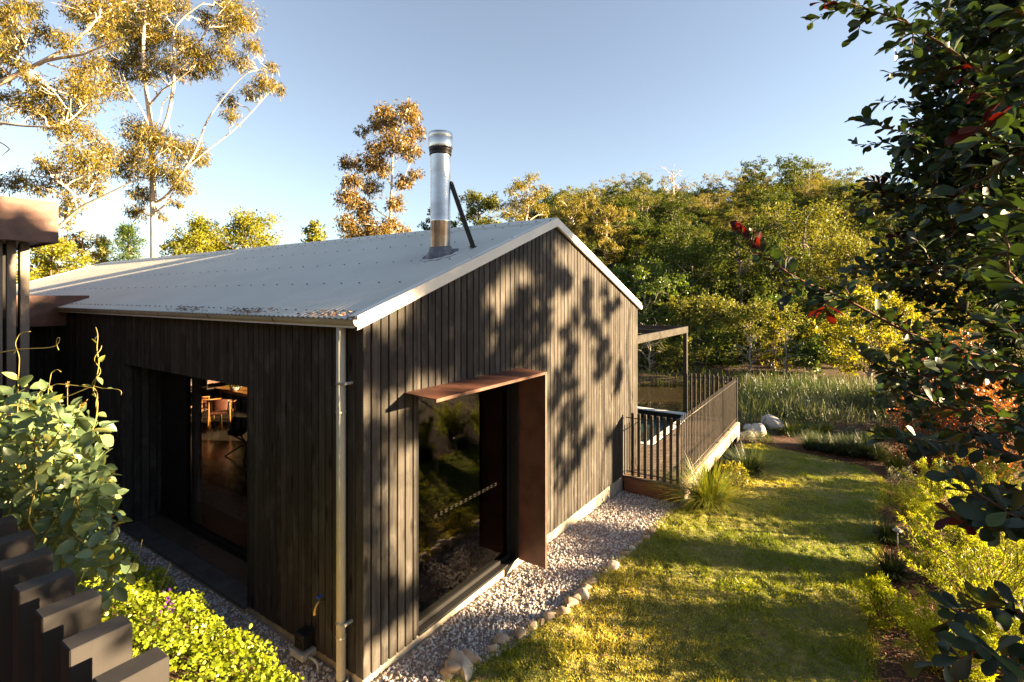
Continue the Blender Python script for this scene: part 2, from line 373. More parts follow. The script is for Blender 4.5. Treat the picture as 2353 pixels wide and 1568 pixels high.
# ------------------------------------------------------------------ leaves
T_QUAD = (np.array([[0, 0, 0], [.5, .5, .05], [1, 0, -.06], [.5, -.5, .05]]), [(0, 1, 2, 3)])
T_HEX = (np.array([[0, 0, 0], [.3, .46, .05], [.75, .42, .05], [1, 0, 0], [.75, -.42, .05], [.3, -.46, .05]]), [(0, 1, 2, 3), (0, 3, 4, 5)])
def _tl():
    V = [(0, 0, 0), (1, 0, -.20)]; rows = [(.14, .26, -.01), (.34, .46, -.03), (.58, .48, -.08), (.82, .27, -.14)]
    for (t, w, n) in rows: V += [(t, -w, n+.10*w*2), (t, 0, n), (t, w, n+.10*w*2)]
    F = [(0, 3, 2), (0, 4, 3)]
    for k in range(3):
        a = 2+3*k; b = a+3; F += [(a, a+1, b+1, b), (a+1, a+2, b+2, b+1)]
    F += [(11, 12, 1), (12, 13, 1)]
    return np.array(V, float), F
T_LEAF = _tl()
def _to():   # obovate
    V = [(0, 0, 0), (1, 0, -.10)]; rows = [(.18, .16, .0), (.42, .36, -.01), (.68, .50, -.03), (.90, .34, -.07)]
    for (t, w, n) in rows: V += [(t, -w, n+.16*w), (t, 0, n), (t, w, n+.16*w)]
    return np.array(V, float), _tl()[1]
T_OBOV = _to()
T_BLADE = (np.array([[0, -.5, 0], [0, .5, 0], [.45, .42, .03], [.45, -.42, .03], [.8, .28, -.05], [.8, -.28, -.05], [1, 0, -.17]]), [(0, 1, 2, 3), (3, 2, 4, 5), (5, 4, 6)])
T_TRI = (np.array([[0, -.5, 0], [0, .5, 0], [1, 0, -.08]]), [(0, 1, 2)])
def unit(a): return a/(np.linalg.norm(a, axis=-1, keepdims=True)+1e-9)
def leaves(mb, pos, dirs, L, W, tm, rnd=None, nrm=None, smooth=True, mat=0):
    n = len(pos)
    if n == 0: return mb
    dirs = unit(dirs)
    if nrm is None: nrm = rng.normal(size=(n, 3))
    nrm = unit(nrm - dirs*np.sum(nrm*dirs, 1, keepdims=True)); side = np.cross(dirs, nrm)
    L = np.broadcast_to(L, n)[:, None, None]; W = np.broadcast_to(W, n)[:, None, None]
    V, F = tm
    P = pos[:, None, :] + dirs[:, None, :]*L*V[None, :, 0:1] + side[:, None, :]*W*V[None, :, 1:2] + nrm[:, None, :]*L*V[None, :, 2:3]
    k = len(V)
    if rnd is None: rnd = rng.random(n)
    rr = np.repeat(rnd, k); base = (np.arange(n)*k)
    first = True; P = P.reshape(-1, 3)
    groups = {}
    for f in F: groups.setdefault(len(f), []).append(f)
    fl = []; tot = []
    for q, fs in groups.items():
        A = (base[:, None, None] + np.array(fs)[None]).reshape(-1)+mb.n
        fl.append(A); tot.append(np.full(n*len(fs), q))
    mb.v.append(P); mb.r.append(rr); mb.f.append((np.concatenate(fl), np.concatenate(tot), mat, smooth)); mb.n += len(P)
    return mb
def clump_leaves(mb, centers, radii, count, L, W, droop=.6, tm=T_QUAD, flat=.75, sprig=9, spread=.30, rmean=None, out=.5):
    """leaf sprigs spread through ellipsoidal clumps"""
    for c, r, n in zip(centers, radii, count):
        ns = max(1, int(n/sprig))
        u = unit(rng.normal(size=(ns, 3)))*(rng.random((ns, 1))**.45)
        sc = np.asarray(c)+u*r*np.array([1, 1, flat])
        tone = rng.random(ns)
        p = np.repeat(sc, sprig, 0)+rng.normal(size=(ns*sprig, 3))*r*spread*np.array([.6, .6, .6])
        o = np.repeat(u, sprig, 0)
        d = rng.normal(size=p.shape)*.75+o*out+np.array([0, 0, -1.])*droop
        rn = np.clip(np.repeat(tone, sprig)*.65+rng.random(len(p))*.35, 0, 1)
        LL = L*(.7+.6*rng.random(len(p)))
        leaves(mb, p, d, LL, W*(LL/L), tm, rn)
    return mb
def along_(Q, k):
    d_ = np.r_[0, np.cumsum(np.linalg.norm(np.diff(Q, axis=0), axis=1))]; t = np.linspace(0, d_[-1], k); Z_ = np.stack([np.interp(t, d_, Q[:, i]) for i in range(3)], 1)
    for _ in range(3): Z_[1:-1] = (Z_[:-2]+2*Z_[1:-1]+Z_[2:])/4
    return Z_, d_[-1]
def limb(a, b, n=6, wob=.04, sag=0.):
    a = np.asarray(a, float); b = np.asarray(b, float); t = np.linspace(0, 1, n)[:, None]
    L = np.linalg.norm(b-a); w = rng.normal(size=(n, 3))*wob*L; w[0] = 0; w[-1] = 0
    P = a+(b-a)*t+w; P[:, 2] += (np.sin(t[:, 0]*np.pi)*sag*L)
    return P

def gen_tree(name, seed, H, crad, base=.3, nl=14, r0=.16, leafm='for_dark', barkm='bark_brown', n_leaf=5000, L=.34, W=.13, droop=.4, prof='round', label='', cat='tree', clump=.30, group=None, tm=T_QUAD, flat=.75, lean=0.):
    global rng
    old = rng; rng = np.random.default_rng(seed)
    e = empty(name, (0, 0, 0), label, cat, group)
    tk = MB(); top = np.array([lean*H, 0, H*.9])
    T = limb((0, 0, -.3), top, 9, .012)
    tk.tube(T, r0*np.linspace(1, .18, 9)**.9+.004, 7)
    cen = []; rad = []
    for i in range(nl):
        h = base+(1-base)*((i+.5)/nl)**.9; h = min(h, .97)
        q = (h-base)/(1-base)
        if prof == 'round': w = math.sqrt(max(0, 1-(2*q-.85)**2/1.4))
        elif prof == 'cone': w = (1-q)*.95+.12
        elif prof == 'gum': w = .55+.45*math.sin(q*2.6)
        else: w = .9-.5*q
        az = i*2.39996+rng.normal()*.3; el = (.25+.5*q+rng.normal()*.12)
        Ln = crad*w*(.75+.35*rng.random())
        idx = min(8, max(0, h/.9*8*.94)); i0 = int(idx); p0 = T[i0]+(T[min(8, i0+1)]-T[i0])*(idx-i0)
        start = p0-np.array([0, 0, Ln*.35])if prof != 'cone' else p0
        start[2] = max(start[2], H*.04)
        kk = min(8, max(0, (start[2]+.3)/(H*.9+.3)*8)); k0 = int(kk); start = T[k0]+(T[min(8, k0+1)]-T[k0])*(kk-k0)
        end = p0+np.array([math.cos(az)*Ln, math.sin(az)*Ln, Ln*math.tan(el)*.55 if prof != 'cone' else -Ln*.1])
        end[2] = min(end[2], H*.96)
        P = limb(start, end, 6, .05, .06); rr = r0*(.42-.22*q)
        tk.tube(P, np.linspace(rr, .012+rr*.15, 6), 5, caps=False)
        cen.append(end); rad.append(crad*clump*(.8+.4*rng.random()))
        for s in range(4):
            t = .35+.6*rng.random(); j = int(t*5); a = P[j]
            b = a+np.array([rng.normal()*.35, rng.normal()*.35, rng.normal()*.25+.10])*Ln*.9
            tk.tube(limb(a, b, 4, .05), np.linspace(rr*.4, .01, 4), 4, caps=False)
            cen.append(b); rad.append(crad*clump*(.6+.5*rng.random()))
    rad = np.array(rad); cnt = rad**2/np.sum(rad**2)*n_leaf
    tk.build('trunk', M[barkm], e)
    if n_leaf:
        cr = MB(); clump_leaves(cr, cen, rad, cnt, L, W, droop, tm, flat); cr.build('crown', M[leafm], e)
    rng = old
    return e
class Proto:
    def __init__(self, e): self.e = e; self.ch = kids(e); self.used = False
    def put(self, x, y, rz=None, scale=1., label=None, group=None, dz=0.):
        z = float(zg(x, y))-.05+dz; rz = random.random()*6.28 if rz is None else rz
        if not self.used:
            self.used = True; o = self.e; o.location = (x, y, z); o.rotation_euler = (0, 0, rz); o.scale = (scale,)*3 if np.isscalar(scale) else scale
            if label: o['label'] = label
            if group: o['group'] = group
            elif 'group' in o: del o['group']
            return o
        o = dup(self.e, self.ch, (x, y, z), rz, scale, label, group)
        if not group and 'group' in o: del o['group']
        return o

# ================================================================== CAMERA, LIGHT, SKY
cd = bpy.data.cameras.new('camera'); cam = bpy.data.objects.new('camera', cd); COL.objects.link(cam)
cam.location = CAM; cam.rotation_euler = (R_(90), 0, math.atan2(FW[1], FW[0])-R_(90))
cd.sensor_width = 36; cd.lens = FOC/2353*36; cd.shift_y = -(784-CY)/2353; cd.clip_start = .05; cd.clip_end = 5000
C.camera = cam
sd = bpy.data.lights.new('sun', 'SUN'); so = bpy.data.objects.new('sun', sd); COL.objects.link(so)
sd.energy = 5.0; sd.angle = R_(.53); sd.color = (1, .72, .40)
so.rotation_euler = Vector(SUN).to_track_quat('Z', 'Y').to_euler(); so.location = (20, -20, 20)
w = bpy.data.worlds.new('World'); C.world = w; w.use_nodes = True
nt = w.node_tree; bg = nt.nodes['Background']; sk = nt.nodes.new('ShaderNodeTexSky'); sk.sky_type = 'NISHITA'; sk.sun_disc = False
sk.sun_elevation = SUN_EL; sk.sun_rotation = math.atan2(SUN[0], SUN[1]); sk.air_density = 1.0; sk.dust_density = .3; sk.ozone_density = 3.0; sk.altitude = 0
hs = nt.nodes.new('ShaderNodeHueSaturation'); hs.inputs['Saturation'].default_value = .68
tn = nt.nodes.new('ShaderNodeMix'); tn.data_type = 'RGBA'; tn.blend_type = 'MULTIPLY'; tn.inputs[0].default_value = 1.; tn.inputs[7].default_value = (.585, .57, .55, 1)
nt.links.new(sk.outputs[0], hs.inputs['Color']); nt.links.new(hs.outputs[0], tn.inputs[6]); nt.links.new(tn.outputs[2], bg.inputs[0]); bg.inputs[1].default_value = .05
C.view_settings.view_transform = 'Standard'; C.view_settings.look = 'None'; C.view_settings.exposure = 3.45; C.view_settings.gamma = 1
C.cycles.max_bounces = 7; C.cycles.diffuse_bounces = 3; C.cycles.glossy_bounces = 3; C.cycles.transmission_bounces = 4; C.cycles.transparent_max_bounces = 8
C.cycles.caustics_reflective = False; C.cycles.caustics_refractive = False

# ================================================================== GROUND
def axis(lo, hi, st, far):
    a = list(np.arange(lo, hi+1e-6, st)); d = st; x = hi
    while x < far: d = min(d*1.12, 60) if x < 200 else d*1.2; d = min(d, 3.) if x < 150 else d; x += d; a.append(x)
    b = []; d = st; x = lo
    while x > -far: d = min(d*1.12, 60) if x > -200 else d*1.2; d = min(d, 3.) if x > -150 else d; x -= d; b.append(x)
    return np.array(b[::-1]+a)
xs = np.unique(np.r_[axis(-4, 16, .22, 1600), np.arange(-1., -.3, .04)]); ys = axis(-9, 8, .22, 1600)
X, Y = np.meshgrid(xs, ys, indexing='ij'); Z = zg(X, Y)
hole = (X > .3) & (X < 6.2) & (Y > .3) & (Y < 16)      # under the house floor
Z = np.where(hole, Z-.35, Z)
hole2 = (X > 6.6) & (X < 11.3) & (Y > -.9) & (Y < 9)  # under the deck and pool
Z = np.where(hole2, np.minimum(Z, -1.7), Z)
MB().grid(X, Y, Z, 0, True).build('ground', M['ground'], kind='structure')
# ---- pond
px_, py_ = np.meshgrid(np.linspace(11.6, 60, 50), np.linspace(-2, 60, 60), indexing='ij')
MB().grid(px_, py_, np.full(px_.shape, -1.08)).build('pond_water', M['pondwater'], kind='structure')

# ---- lawn edges
Lp = np.array([gp(*q) for q in [(880, 1760), (1010, 1610), (1085, 1545), (1222, 1462), (1312, 1402), (1350, 1352), (1440, 1282), (1492, 1236), (1545, 1180), (1635, 1140), (1700, 1085), (1712, 1040), (1712, 1024)]])
Rp = np.array([gp(*q) for q in [(2080, 1760), (2020, 1610), (2001, 1560), (2003, 1440), (2006, 1357), (2016, 1282), (2010, 1206), (2026, 1130), (2020, 1100), (1975, 1075), (1905, 1058), (1830, 1042), (1745, 1025)]])
def resample(P, n):
    d = np.r_[0, np.cumsum(np.linalg.norm(np.diff(P[:, :2], axis=0), axis=1))]; t = np.linspace(0, d[-1], n)
    Q = np.stack([np.interp(t, d, P[:, k]) for k in range(3)], 1)
    K = 5; W_ = np.ones(K)/K; S = Q.copy()
    for k in range(3): S[2:-2, k] = np.convolve(Q[:, k], W_, 'valid')
    return S
NL = 300
Lc = resample(Lp, NL); Rc = resample(Rp, NL)
NT_ = 150; tt = np.linspace(0, 1, NT_)[None, :]
LX = Lc[:, :1]*(1-tt)+Rc[:, :1]*tt; LY = Lc[:, 1:2]*(1-tt)+Rc[:, 1:2]*tt
LZ = zg(LX, LY)+.035+.012*np.sin(LX*2.3)*np.sin(LY*2.9)
def vn2(x, y, s_, a): return np.sin(x*s_+1.9*np.sin(y*s_*.61+a)+a)*np.sin(y*s_*1.13+1.7*np.sin(x*s_*.53+2*a))
LZ += .011*vn2(LX, LY, 11, .4)+.010*vn2(LX, LY, 19, 1.7)+.007*vn2(LX, LY, 33, 2.9)+.008*vn2(LX, LY, 5.3, 4.1)
LZ[:, :2] -= .05; LZ[:, -2:] -= .05
MB().grid(LX, LY, LZ).build('lawn', M['lawn'], kind='structure')
def lawn_pt(u, v):
    i = u*(NL-1); j = v*(NT_-1); i0 = np.minimum(i.astype(int), NL-2); j0 = np.minimum(j.astype(int), NT_-2); a = i-i0; b = j-j0
    f = lambda A: A[i0, j0]*(1-a)*(1-b)+A[i0+1, j0]*a*(1-b)+A[i0, j0+1]*(1-a)*b+A[i0+1, j0+1]*a*b
    return np.stack([f(LX), f(LY), f(LZ)], 1)
def vnoise(x, y, s, seed=0):
    x = x*s+seed*7.3; y = y*s+seed*3.1
    return .5+.25*(np.sin(x+1.7*np.sin(y*.7))+np.sin(y*1.3+1.3*np.sin(x*.9)))
gm = MB(); N = 190000
u = rng.random(N)**1.0; v = rng.random(N); p = lawn_pt(u, v)
f, r = fr(p[:, 0], p[:, 1]); keep = rng.random(N) < np.clip(5.2/f, .25, 1.)**1.5
p = p[keep]; n = len(p)
cl = vnoise(p[:, 0], p[:, 1], 9, 1)*vnoise(p[:, 0], p[:, 1], 4, 2)
d = rng.normal(size=(n, 3))*.75; d[:, 2] = .5+.5*rng.random(n)
ln = (.020+.140*cl**1.6*rng.random(n)+.014*rng.random(n))
tone = np.clip(.75*vnoise(p[:, 0], p[:, 1], 1.1, 4)+.5*(rng.random(n)-.25), 0, 1)
p[:, 2] -= .006
leaves(gm, p, d, ln, .008+.005*rng.random(n), T_TRI, tone)
# ragged fringe along the two edges
for E, k in ((Lc, 7000), (Rc, 5000)):
    i = (rng.random(k)**1.3*(NL-2)).astype(int); a = rng.random(k)[:, None]; q = E[i]*(1-a)+E[i+1]*a
    q = q+rng.normal(size=q.shape)*np.array([.04, .04, 0]); q[:, 2] = zg(q[:, 0], q[:, 1])
    d = rng.normal(size=(k, 3))*.6; d[:, 2] = .8
    leaves(gm, q, d, .05+.05*rng.random(k), .007, T_TRI, rng.random(k))
tag(gm.build('grass', M['grassleaf'], kind='stuff'), 'short tufted lawn grass, green with straw patches', 'grass')

# ---- gravel
def rock_tm(seed, sub=1):
    rg = np.random.default_rng(seed); bm = bmesh.new(); bmesh.ops.create_icosphere(bm, subdivisions=sub, radius=1)
    V = np.array([q.co[:] for q in bm.verts]); F = np.array([[q.index for q in g.verts] for g in bm.faces]); bm.free()
    # cut by random planes so that it has facets
    for _ in range(7):
        nn = unit(rg.normal(size=3)); h = .48+.3*rg.random(); dd = V@nn; m = dd > h; V[m] -= np.outer(dd[m]-h, nn)
    return V*np.array([1, .8, .6]), F
def scatter_rocks(mb, P, size, seeds=6, sub=1, flat=None):
    n = len(P); which = rng.integers(0, seeds, n)
    for k in range(seeds):
        V, F = rock_tm(100+k, sub); q = P[which == k]; m = len(q)
        if not m: continue
        s = size[which == k]
        A = rng.normal(size=(m, 4)); A /= np.linalg.norm(A, axis=1)[:, None]; a, b, c, d_ = A.T
        Rm = np.stack([np.stack([1-2*(c*c+d_*d_), 2*(b*c-a*d_), 2*(b*d_+a*c)], -1), np.stack([2*(b*c+a*d_), 1-2*(b*b+d_*d_), 2*(c*d_-a*b)], -1), np.stack([2*(b*d_-a*c), 2*(c*d_+a*b), 1-2*(b*b+c*c)], -1)], 1)
        W = np.einsum('mij,vj->mvi', Rm, V)*s[:, None, None]+q[:, None, :]
        Fa = (np.arange(m)[:, None, None]*len(V)+F[None]).reshape(-1, 3)
        mb.add(W.reshape(-1, 3), Fa, 0, False, np.repeat(rng.random(m), len(V)))
# bed sheet along gable wall up to the lawn edge, then along the long wall
ti = np.linspace(0, 1, 14)[None, :]
sel = (Lc[:, 0] > -.6)
GX = Lc[sel][:, :1]*np.ones_like(ti); GY = Lc[sel][:, 1:2]*(1-ti)+.03*ti
GX = np.minimum(GX, 6.3)
MB().grid(GX, GY, zg(GX, GY)+.012).grid(*[a for a in (lambda A, B: (A, B, np.where(A > -.5, 0, 0)+zg(A, B)+.008))(*np.meshgrid(np.linspace(-.61, .03, 12), np.linspace(-1.2, 7.3, 40), indexing='ij'))]).build('gravel_bed', M['gravelbed'], kind='structure')
gv = MB()
N = 44000
gx = rng.random(N)*7.0-.55; gy = -rng.random(N)*3.0
edge = np.interp(gx, Lc[:, 0], Lc[:, 1]) if np.all(np.diff(Lc[:, 0]) > 0) else np.interp(gx, *(lambda o: (Lc[o, 0], Lc[o, 1]))(np.argsort(Lc[:, 0])))
f, r = fr(gx, gy)
ok = (gy > edge-.02) & (gx < 6.2) & (gy < -.0) & (rng.random(N) < np.clip(6.0/f, .4, 1)) & ((gx > -.1) | (gy < .3))
P1 = np.stack([gx, gy, zg(gx, gy)], 1)[ok]
gx = -rng.random(9500)*.60-.01; gy = rng.random(9500)*7.4-1.0
P2 = np.stack([gx, gy, zg(gx, gy)], 1)
P_ = np.concatenate([P1, P2]); s_ = .0085+.015*rng.random(len(P_))**1.6; P_[:, 2] += s_*.4+.006+.012*rng.random(len(P_))
scatter_rocks(gv, P_, s_)
tag(gv.build('gravel', M['gravel'], kind='stuff'), 'crushed pinkish grey gravel in the strip round the house', 'gravel')
fl0 = MB(); p = lawn_pt(rng.random(150), rng.random(150)); p[:, 2] += .03; a_ = np.stack([rng.random(90)*6-.1, -rng.random(90)*1.1-.05, np.full(90, .05)], 1); a_[:, 2] = zg(a_[:, 0], a_[:, 1])+.05
p = np.concatenate([p, a_]); leaves(fl0, p, rng.normal(size=p.shape)*np.array([1, 1, .15]), .04+.05*rng.random(len(p)), .013+.008*rng.random(len(p)), T_LEAF, rng.random(len(p)), nrm=rng.normal(size=p.shape)*.3+np.array([0, 0, 1.]))
tag(fl0.build('fallen_leaves', M['litter'], kind='stuff'), 'scattered dry gum leaves fallen on the lawn and gravel', 'leaf litter')
# ---- rocks edging the gravel
ordw = ['first', 'second', 'third', 'fourth', 'fifth', 'sixth', 'seventh', 'eighth', 'ninth', 'tenth', 'eleventh', 'twelfth', 'thirteenth', 'fourteenth', 'fifteenth', 'sixteenth', 'seventeenth', 'eighteenth', 'nineteenth', 'twentieth', 'twenty-first', 'twenty-second']
ordw += ['twenty-third', 'twenty-fourth', 'twenty-fifth', 'twenty-sixth', 'twenty-seventh', 'twenty-eighth', 'twenty-ninth', 'thirtieth', 'thirty-first', 'thirty-second', 'thirty-third', 'thirty-fourth']
rocks = []; path_ = [(1030, 1562), (1085, 1525), (1222, 1449), (1312, 1400), (1350, 1356), (1440, 1278), (1492, 1236), (1540, 1184)]; tq = 0.; rr_ = random.Random(8)
while tq < 1. and len(rocks) < 33:
    k_ = tq*(len(path_)-1); a_ = int(k_); fq = k_-a_; c_ = [path_[a_][m]*(1-fq)+path_[min(a_+1, 7)][m]*fq for m in (0, 1)]
    sz_ = (.100-.055*tq)*rr_.uniform(.65, 1.35); rocks.append((c_[0]+rr_.uniform(-4, 4), c_[1]+rr_.uniform(-3, 3), sz_)); tq += sz_*.42+.004
def rock_mesh(c, size, seed, name, mat, label, cat, group=None, flat=.62, rnd=.5, sub=3, cuts=0):
    rg = np.random.default_rng(seed); V, F = rock_tm(seed, sub)
    for _ in range(cuts):
        nn = unit(rg.normal(size=3)*np.array([1, 1, .7])); h = .32+.22*rg.random(); dd = V@nn; m_ = dd > h; V[m_] -= np.outer(dd[m_]-h, nn)
    V = V*np.array([1.15, 1., flat/.6]); V = V+.035*np.sin(V[:, [1, 2, 0]]*5+seed)+.02*np.sin(V[:, [2, 0, 1]]*11)
    a = rg.random()*6.28; Rz = np.array([[math.cos(a), -math.sin(a), 0], [math.sin(a), math.cos(a), 0], [0, 0, 1]])
    mb = MB().add((V*size)@Rz.T+np.array(c), F, 0, True, rnd); o = mb.build(name, mat); return tag(o, label, cat, group)
for k, (a, b, s) in enumerate(rocks[:34]):
    q = gp(a, b); sz = 'big' if s > .078 else 'small' if s < .05 else 'medium'
    rock_mesh((q[0], q[1], q[2]+s*.22), s*1.6, 40+k, 'edging_rock', M['rock'], f'{sz} pale sandstone rock edging the gravel, {ordw[k]} counted from the photo bottom', 'rock', 'rocks edging the gravel', rnd=random.random(), flat=.5, cuts=12)

# ================================================================== HOUSE
HX, HY = 6.46, 16.3
ZB, ZE, SL = .10, 3.12, .366
def zr(x): return ZE+SL*min(x, HX-x)
house = empty('house', (0, 0, 0), 'black timber clad gabled house with pale corrugated roof beside the lawn', 'house')
def board(mb, o, ax, nrm, a0, a1, z0, zt0, zt1, th=.022, ch=.004):
    """vertical board between a0..a1 along ax on plane through o, face outward along nrm"""
    o = np.array(o, float); ax = np.array(ax, float); nrm = np.array(nrm, float)
    j = rng.normal()*.0012
    sec = [(a0, -th), (a0, -ch+j), (a0+ch, j), (a1-ch, j), (a1, -ch+j), (a1, -th)]
    V = []
    for (a, d) in sec: V.append(o+ax*a+nrm*d+np.array([0, 0, z0]))
    for (a, d) in sec: V.append(o+ax*a+nrm*d+np.array([0, 0, zt0+(zt1-zt0)*(a-a0)/max(1e-6, a1-a0)]))
    F = [(k, k+1, k+7, k+6) for k in range(5)]+[(0, 5, 4, 3, 2, 1)[::-1], (6, 7, 8, 9, 10, 11)[::-1]]
    mb.add(V, F, 0, False, rng.random())
def clad(mb, o, ax, nrm, L, top, openings=(), pitch=.0975, gap=.013, start=0.):
    a = start; p0_ = pitch
    while a < L-.01:
        pitch = p0_*(1+.16*(rng.random()-.5)); b = min(L, a+pitch-gap); cuts = [a, b]
        for (p, q, zl, zh) in openings:
            for e in (p, q):
                if a < e < b: cuts.append(e)
        cuts = sorted(cuts)
        for c0, c1 in zip(cuts[:-1], cuts[1:]):
            if c1-c0 < .012: continue
            m = (c0+c1)/2; spans = [(ZB, None)]
            for (p, q, zl, zh) in openings:
                if p < m < q:
                    spans = ([(ZB, zl)] if zl > ZB+.02 else [])+[(zh, None)]
            for (z0, z1) in spans:
                t0, t1 = (top(c0), top(c1)) if z1 is None else (z1, z1)
                board(mb, o, ax, nrm, c0, c1, z0, t0, t1)
        a += pitch
GW = (.62, 2.30, .12, 2.36)
wm = MB(); clad(wm, (0, 0, 0), (1, 0, 0), (0, -1, 0), HX, lambda x: zr(x)-.075, [GW])
def gpoly(mb, x0, x1, z0, z1f, y0, y1, mat=1):
    V = []
    xsn = [x0]+([HX/2] if x0 < HX/2 < x1 else [])+[x1]
    bot = [(x, z0) for x in xsn]; topp = [(x, z1f(x)) for x in xsn[::-1]]; ring = bot+topp; k = len(ring)
    for y in (y0, y1): V += [(x, y, z) for x, z in ring]
    F = [tuple(range(k)), tuple(range(k, 2*k))[::-1]]+[(i, i+k, (i+1) % k+k, (i+1) % k) for i in range(k)]
    mb.add(V, F, mat)
zt = lambda x: zr(x)-.08
gpoly(wm, 0.02, GW[0], ZB+.003, zt, .021, .16); gpoly(wm, GW[1], HX-.02, ZB+.003, zt, .021, .16); gpoly(wm, GW[0], GW[1], GW[3], zt, .021, .16)
wm.build('gable_wall', [M['clad'], M['black']], house)
RY = (1.80, 5.0, .11, 2.34)
wm = MB(); clad(wm, (0, 0, 0), (0, 1, 0), (-1, 0, 0), HY, lambda y: ZE-.06, [RY], start=.012)
for (y0, y1, z0, z1) in ((.16, RY[0], ZB+.003, ZE-.07), (RY[1], HY, ZB+.003, ZE-.07), (RY[0], RY[1], RY[3], ZE-.07)): wm.box(.021, .16, y0, y1, z0, z1, mat=1)
# boarded cheeks and soffit of the recess
clad(wm, (0.022, RY[1], 0), (1, 0, 0), (0, -1, 0), .45, lambda x: RY[3], pitch=.0975)
clad(wm, (0.45, RY[0], 0), (-1, 0, 0), (0, 1, 0), .428, lambda x: RY[3], pitch=.0975)
wm.box(.16, .50, RY[1]+.023, RY[1]+.1, ZB, RY[3], mat=1).box(.16, .50, RY[0]-.1, RY[0]-.023, ZB, RY[3], mat=1).box(.16, .62, RY[0], RY[1], RY[3], RY[3]+.08, mat=1)
wm.build('long_wall', [M['clad'], M['black']], house)
OW = (1.6, 7.2, .11, 2.5)
wm = MB(); clad(wm, (HX, 0, 0), (0, 1, 0), (1, 0, 0), HY, lambda y: ZE-.06, [OW], start=.012, pitch=.195)
for (y0, y1, z0, z1) in ((.16, OW[0], ZB, ZE-.07), (OW[1], HY, ZB, ZE-.07), (OW[0], OW[1], OW[3], ZE-.07)): wm.box(HX-.16, HX-.021, y0, y1, z0, z1, mat=1)
wm.build('side_wall', [M['clad'], M['black']], house)
wm = MB(); clad(wm, (0, HY, 0), (1, 0, 0), (0, 1, 0), HX, lambda x: zr(x)-.075, pitch=.195); gpoly(wm, .02, HX-.02, ZB, zt, HY-.16, HY-.021)
wm.build('end_wall', [M['clad'], M['black']], house)
pl = MB(); pl.box(.02, HX-.02, .03, .18, -.6, ZB, .004).box(.03, .18, .18, HY-.03, -.6, ZB).box(HX-.18, HX-.03, .18, HY-.03, -.6, ZB).box(.18, HX-.18, HY-.2, HY-.05, -.6, ZB)
pl.build('plinth', M['concrete'], house)
# interior shell
MB().box(.18, HX-.18, .18, HY-.2, -.02, ZB+.012).build('floor', M['floor'], house)
MB().box(.161, HX-.161, .161, HY-.161, 2.78, 2.84).build('ceiling', M['ceiling'], house)
MB().box(.163, HX-.163, 12.6, 12.7, ZB+.02, 2.775).build('partition', M['int_wall'], house)
MB().box(3.2, 6.2, 11.6, 12.2, ZB+.014, 1.0, .01).build('bench', M['int_wall'], house)
MB().box(.60, HX-.165, 1.50, 1.58, ZB+.02, 2.775).build('partition', M['int_wall'], house)  # wall added to keep the room dark behind the gable window
# roof
rf = MB(); amp = .0065; pitch = .076; nw = int((HY+.05)/pitch); yy = np.linspace(-.035, HY+.03, nw*6+1)
cor = amp*np.sin((yy+.035)/pitch*2*np.pi)
for sgn in (0, 1):
    xx = np.array([-.11, .8, 1.9, 3.0, HX/2]) if sgn == 0 else np.array([HX+.11, HX-.8, HX-1.9, HX-3, HX/2])
    XX, YY = np.meshgrid(xx, yy, indexing='ij'); zz = np.array([zr(q) for q in xx])
    rf.grid(XX, YY, zz[:, None]+cor[None, :]+.012)
    # underside panel
    a = np.array([[xx[0], -.03, zr(xx[0])-.012], [xx[0], HY+.03, zr(xx[0])-.012], [HX/2, HY+.03, zr(HX/2)-.012], [HX/2, -.03, zr(HX/2)-.012]]); rf.add(np.concatenate([a, a-np.array([0, 0, .05])]), [(0, 1, 2, 3), (7, 6, 5, 4), (0, 4, 5, 1), (2, 6, 7, 3)])
sxs = (.02, .75, 1.5, 2.3, 2.95)
for x in sxs:
    for k in range(1, nw, 4 if x > .1 else 2):
        y = -.035+(k+.25)*pitch
        for xq in (x, HX-x): rf.lathe([(.010, 0), (.010, .005), (.005, .010), (0.001, .010)], (xq+rng.normal()*.008, y, zr(x)+.012+amp), 6, 1, False)
rf.build('roof', [M['roof'], M['screw']], house)
roof = [o for o in kids(house) if o.name.startswith('roof')][0]
rc = MB()
for s in (-1, 1):
    q = np.array([[HX/2, -.05, ZE+SL*HX/2+.040], [HX/2, HY+.04, ZE+SL*HX/2+.040], [HX/2+s*.17, HY+.04, zr(HX/2-.17)+.030], [HX/2+s*.17, -.05, zr(HX/2-.17)+.030], [HX/2+s*.175, HY+.04, zr(HX/2-.17)+.012], [HX/2+s*.175, -.05, zr(HX/2-.17)+.012]])
    rc.add(q, [(0, 1, 2, 3), (3, 2, 4, 5)])
    for k in range(0, nw, 3): rc.lathe([(.012, 0), (.012, .008), (.001, .012)], (HX/2+s*.13, -.035+(k+.25)*pitch, zr(HX/2-.13)+.033), 6, 1, False)
rc.build('ridge_cap', [M['roof'], M['screw']], roof)
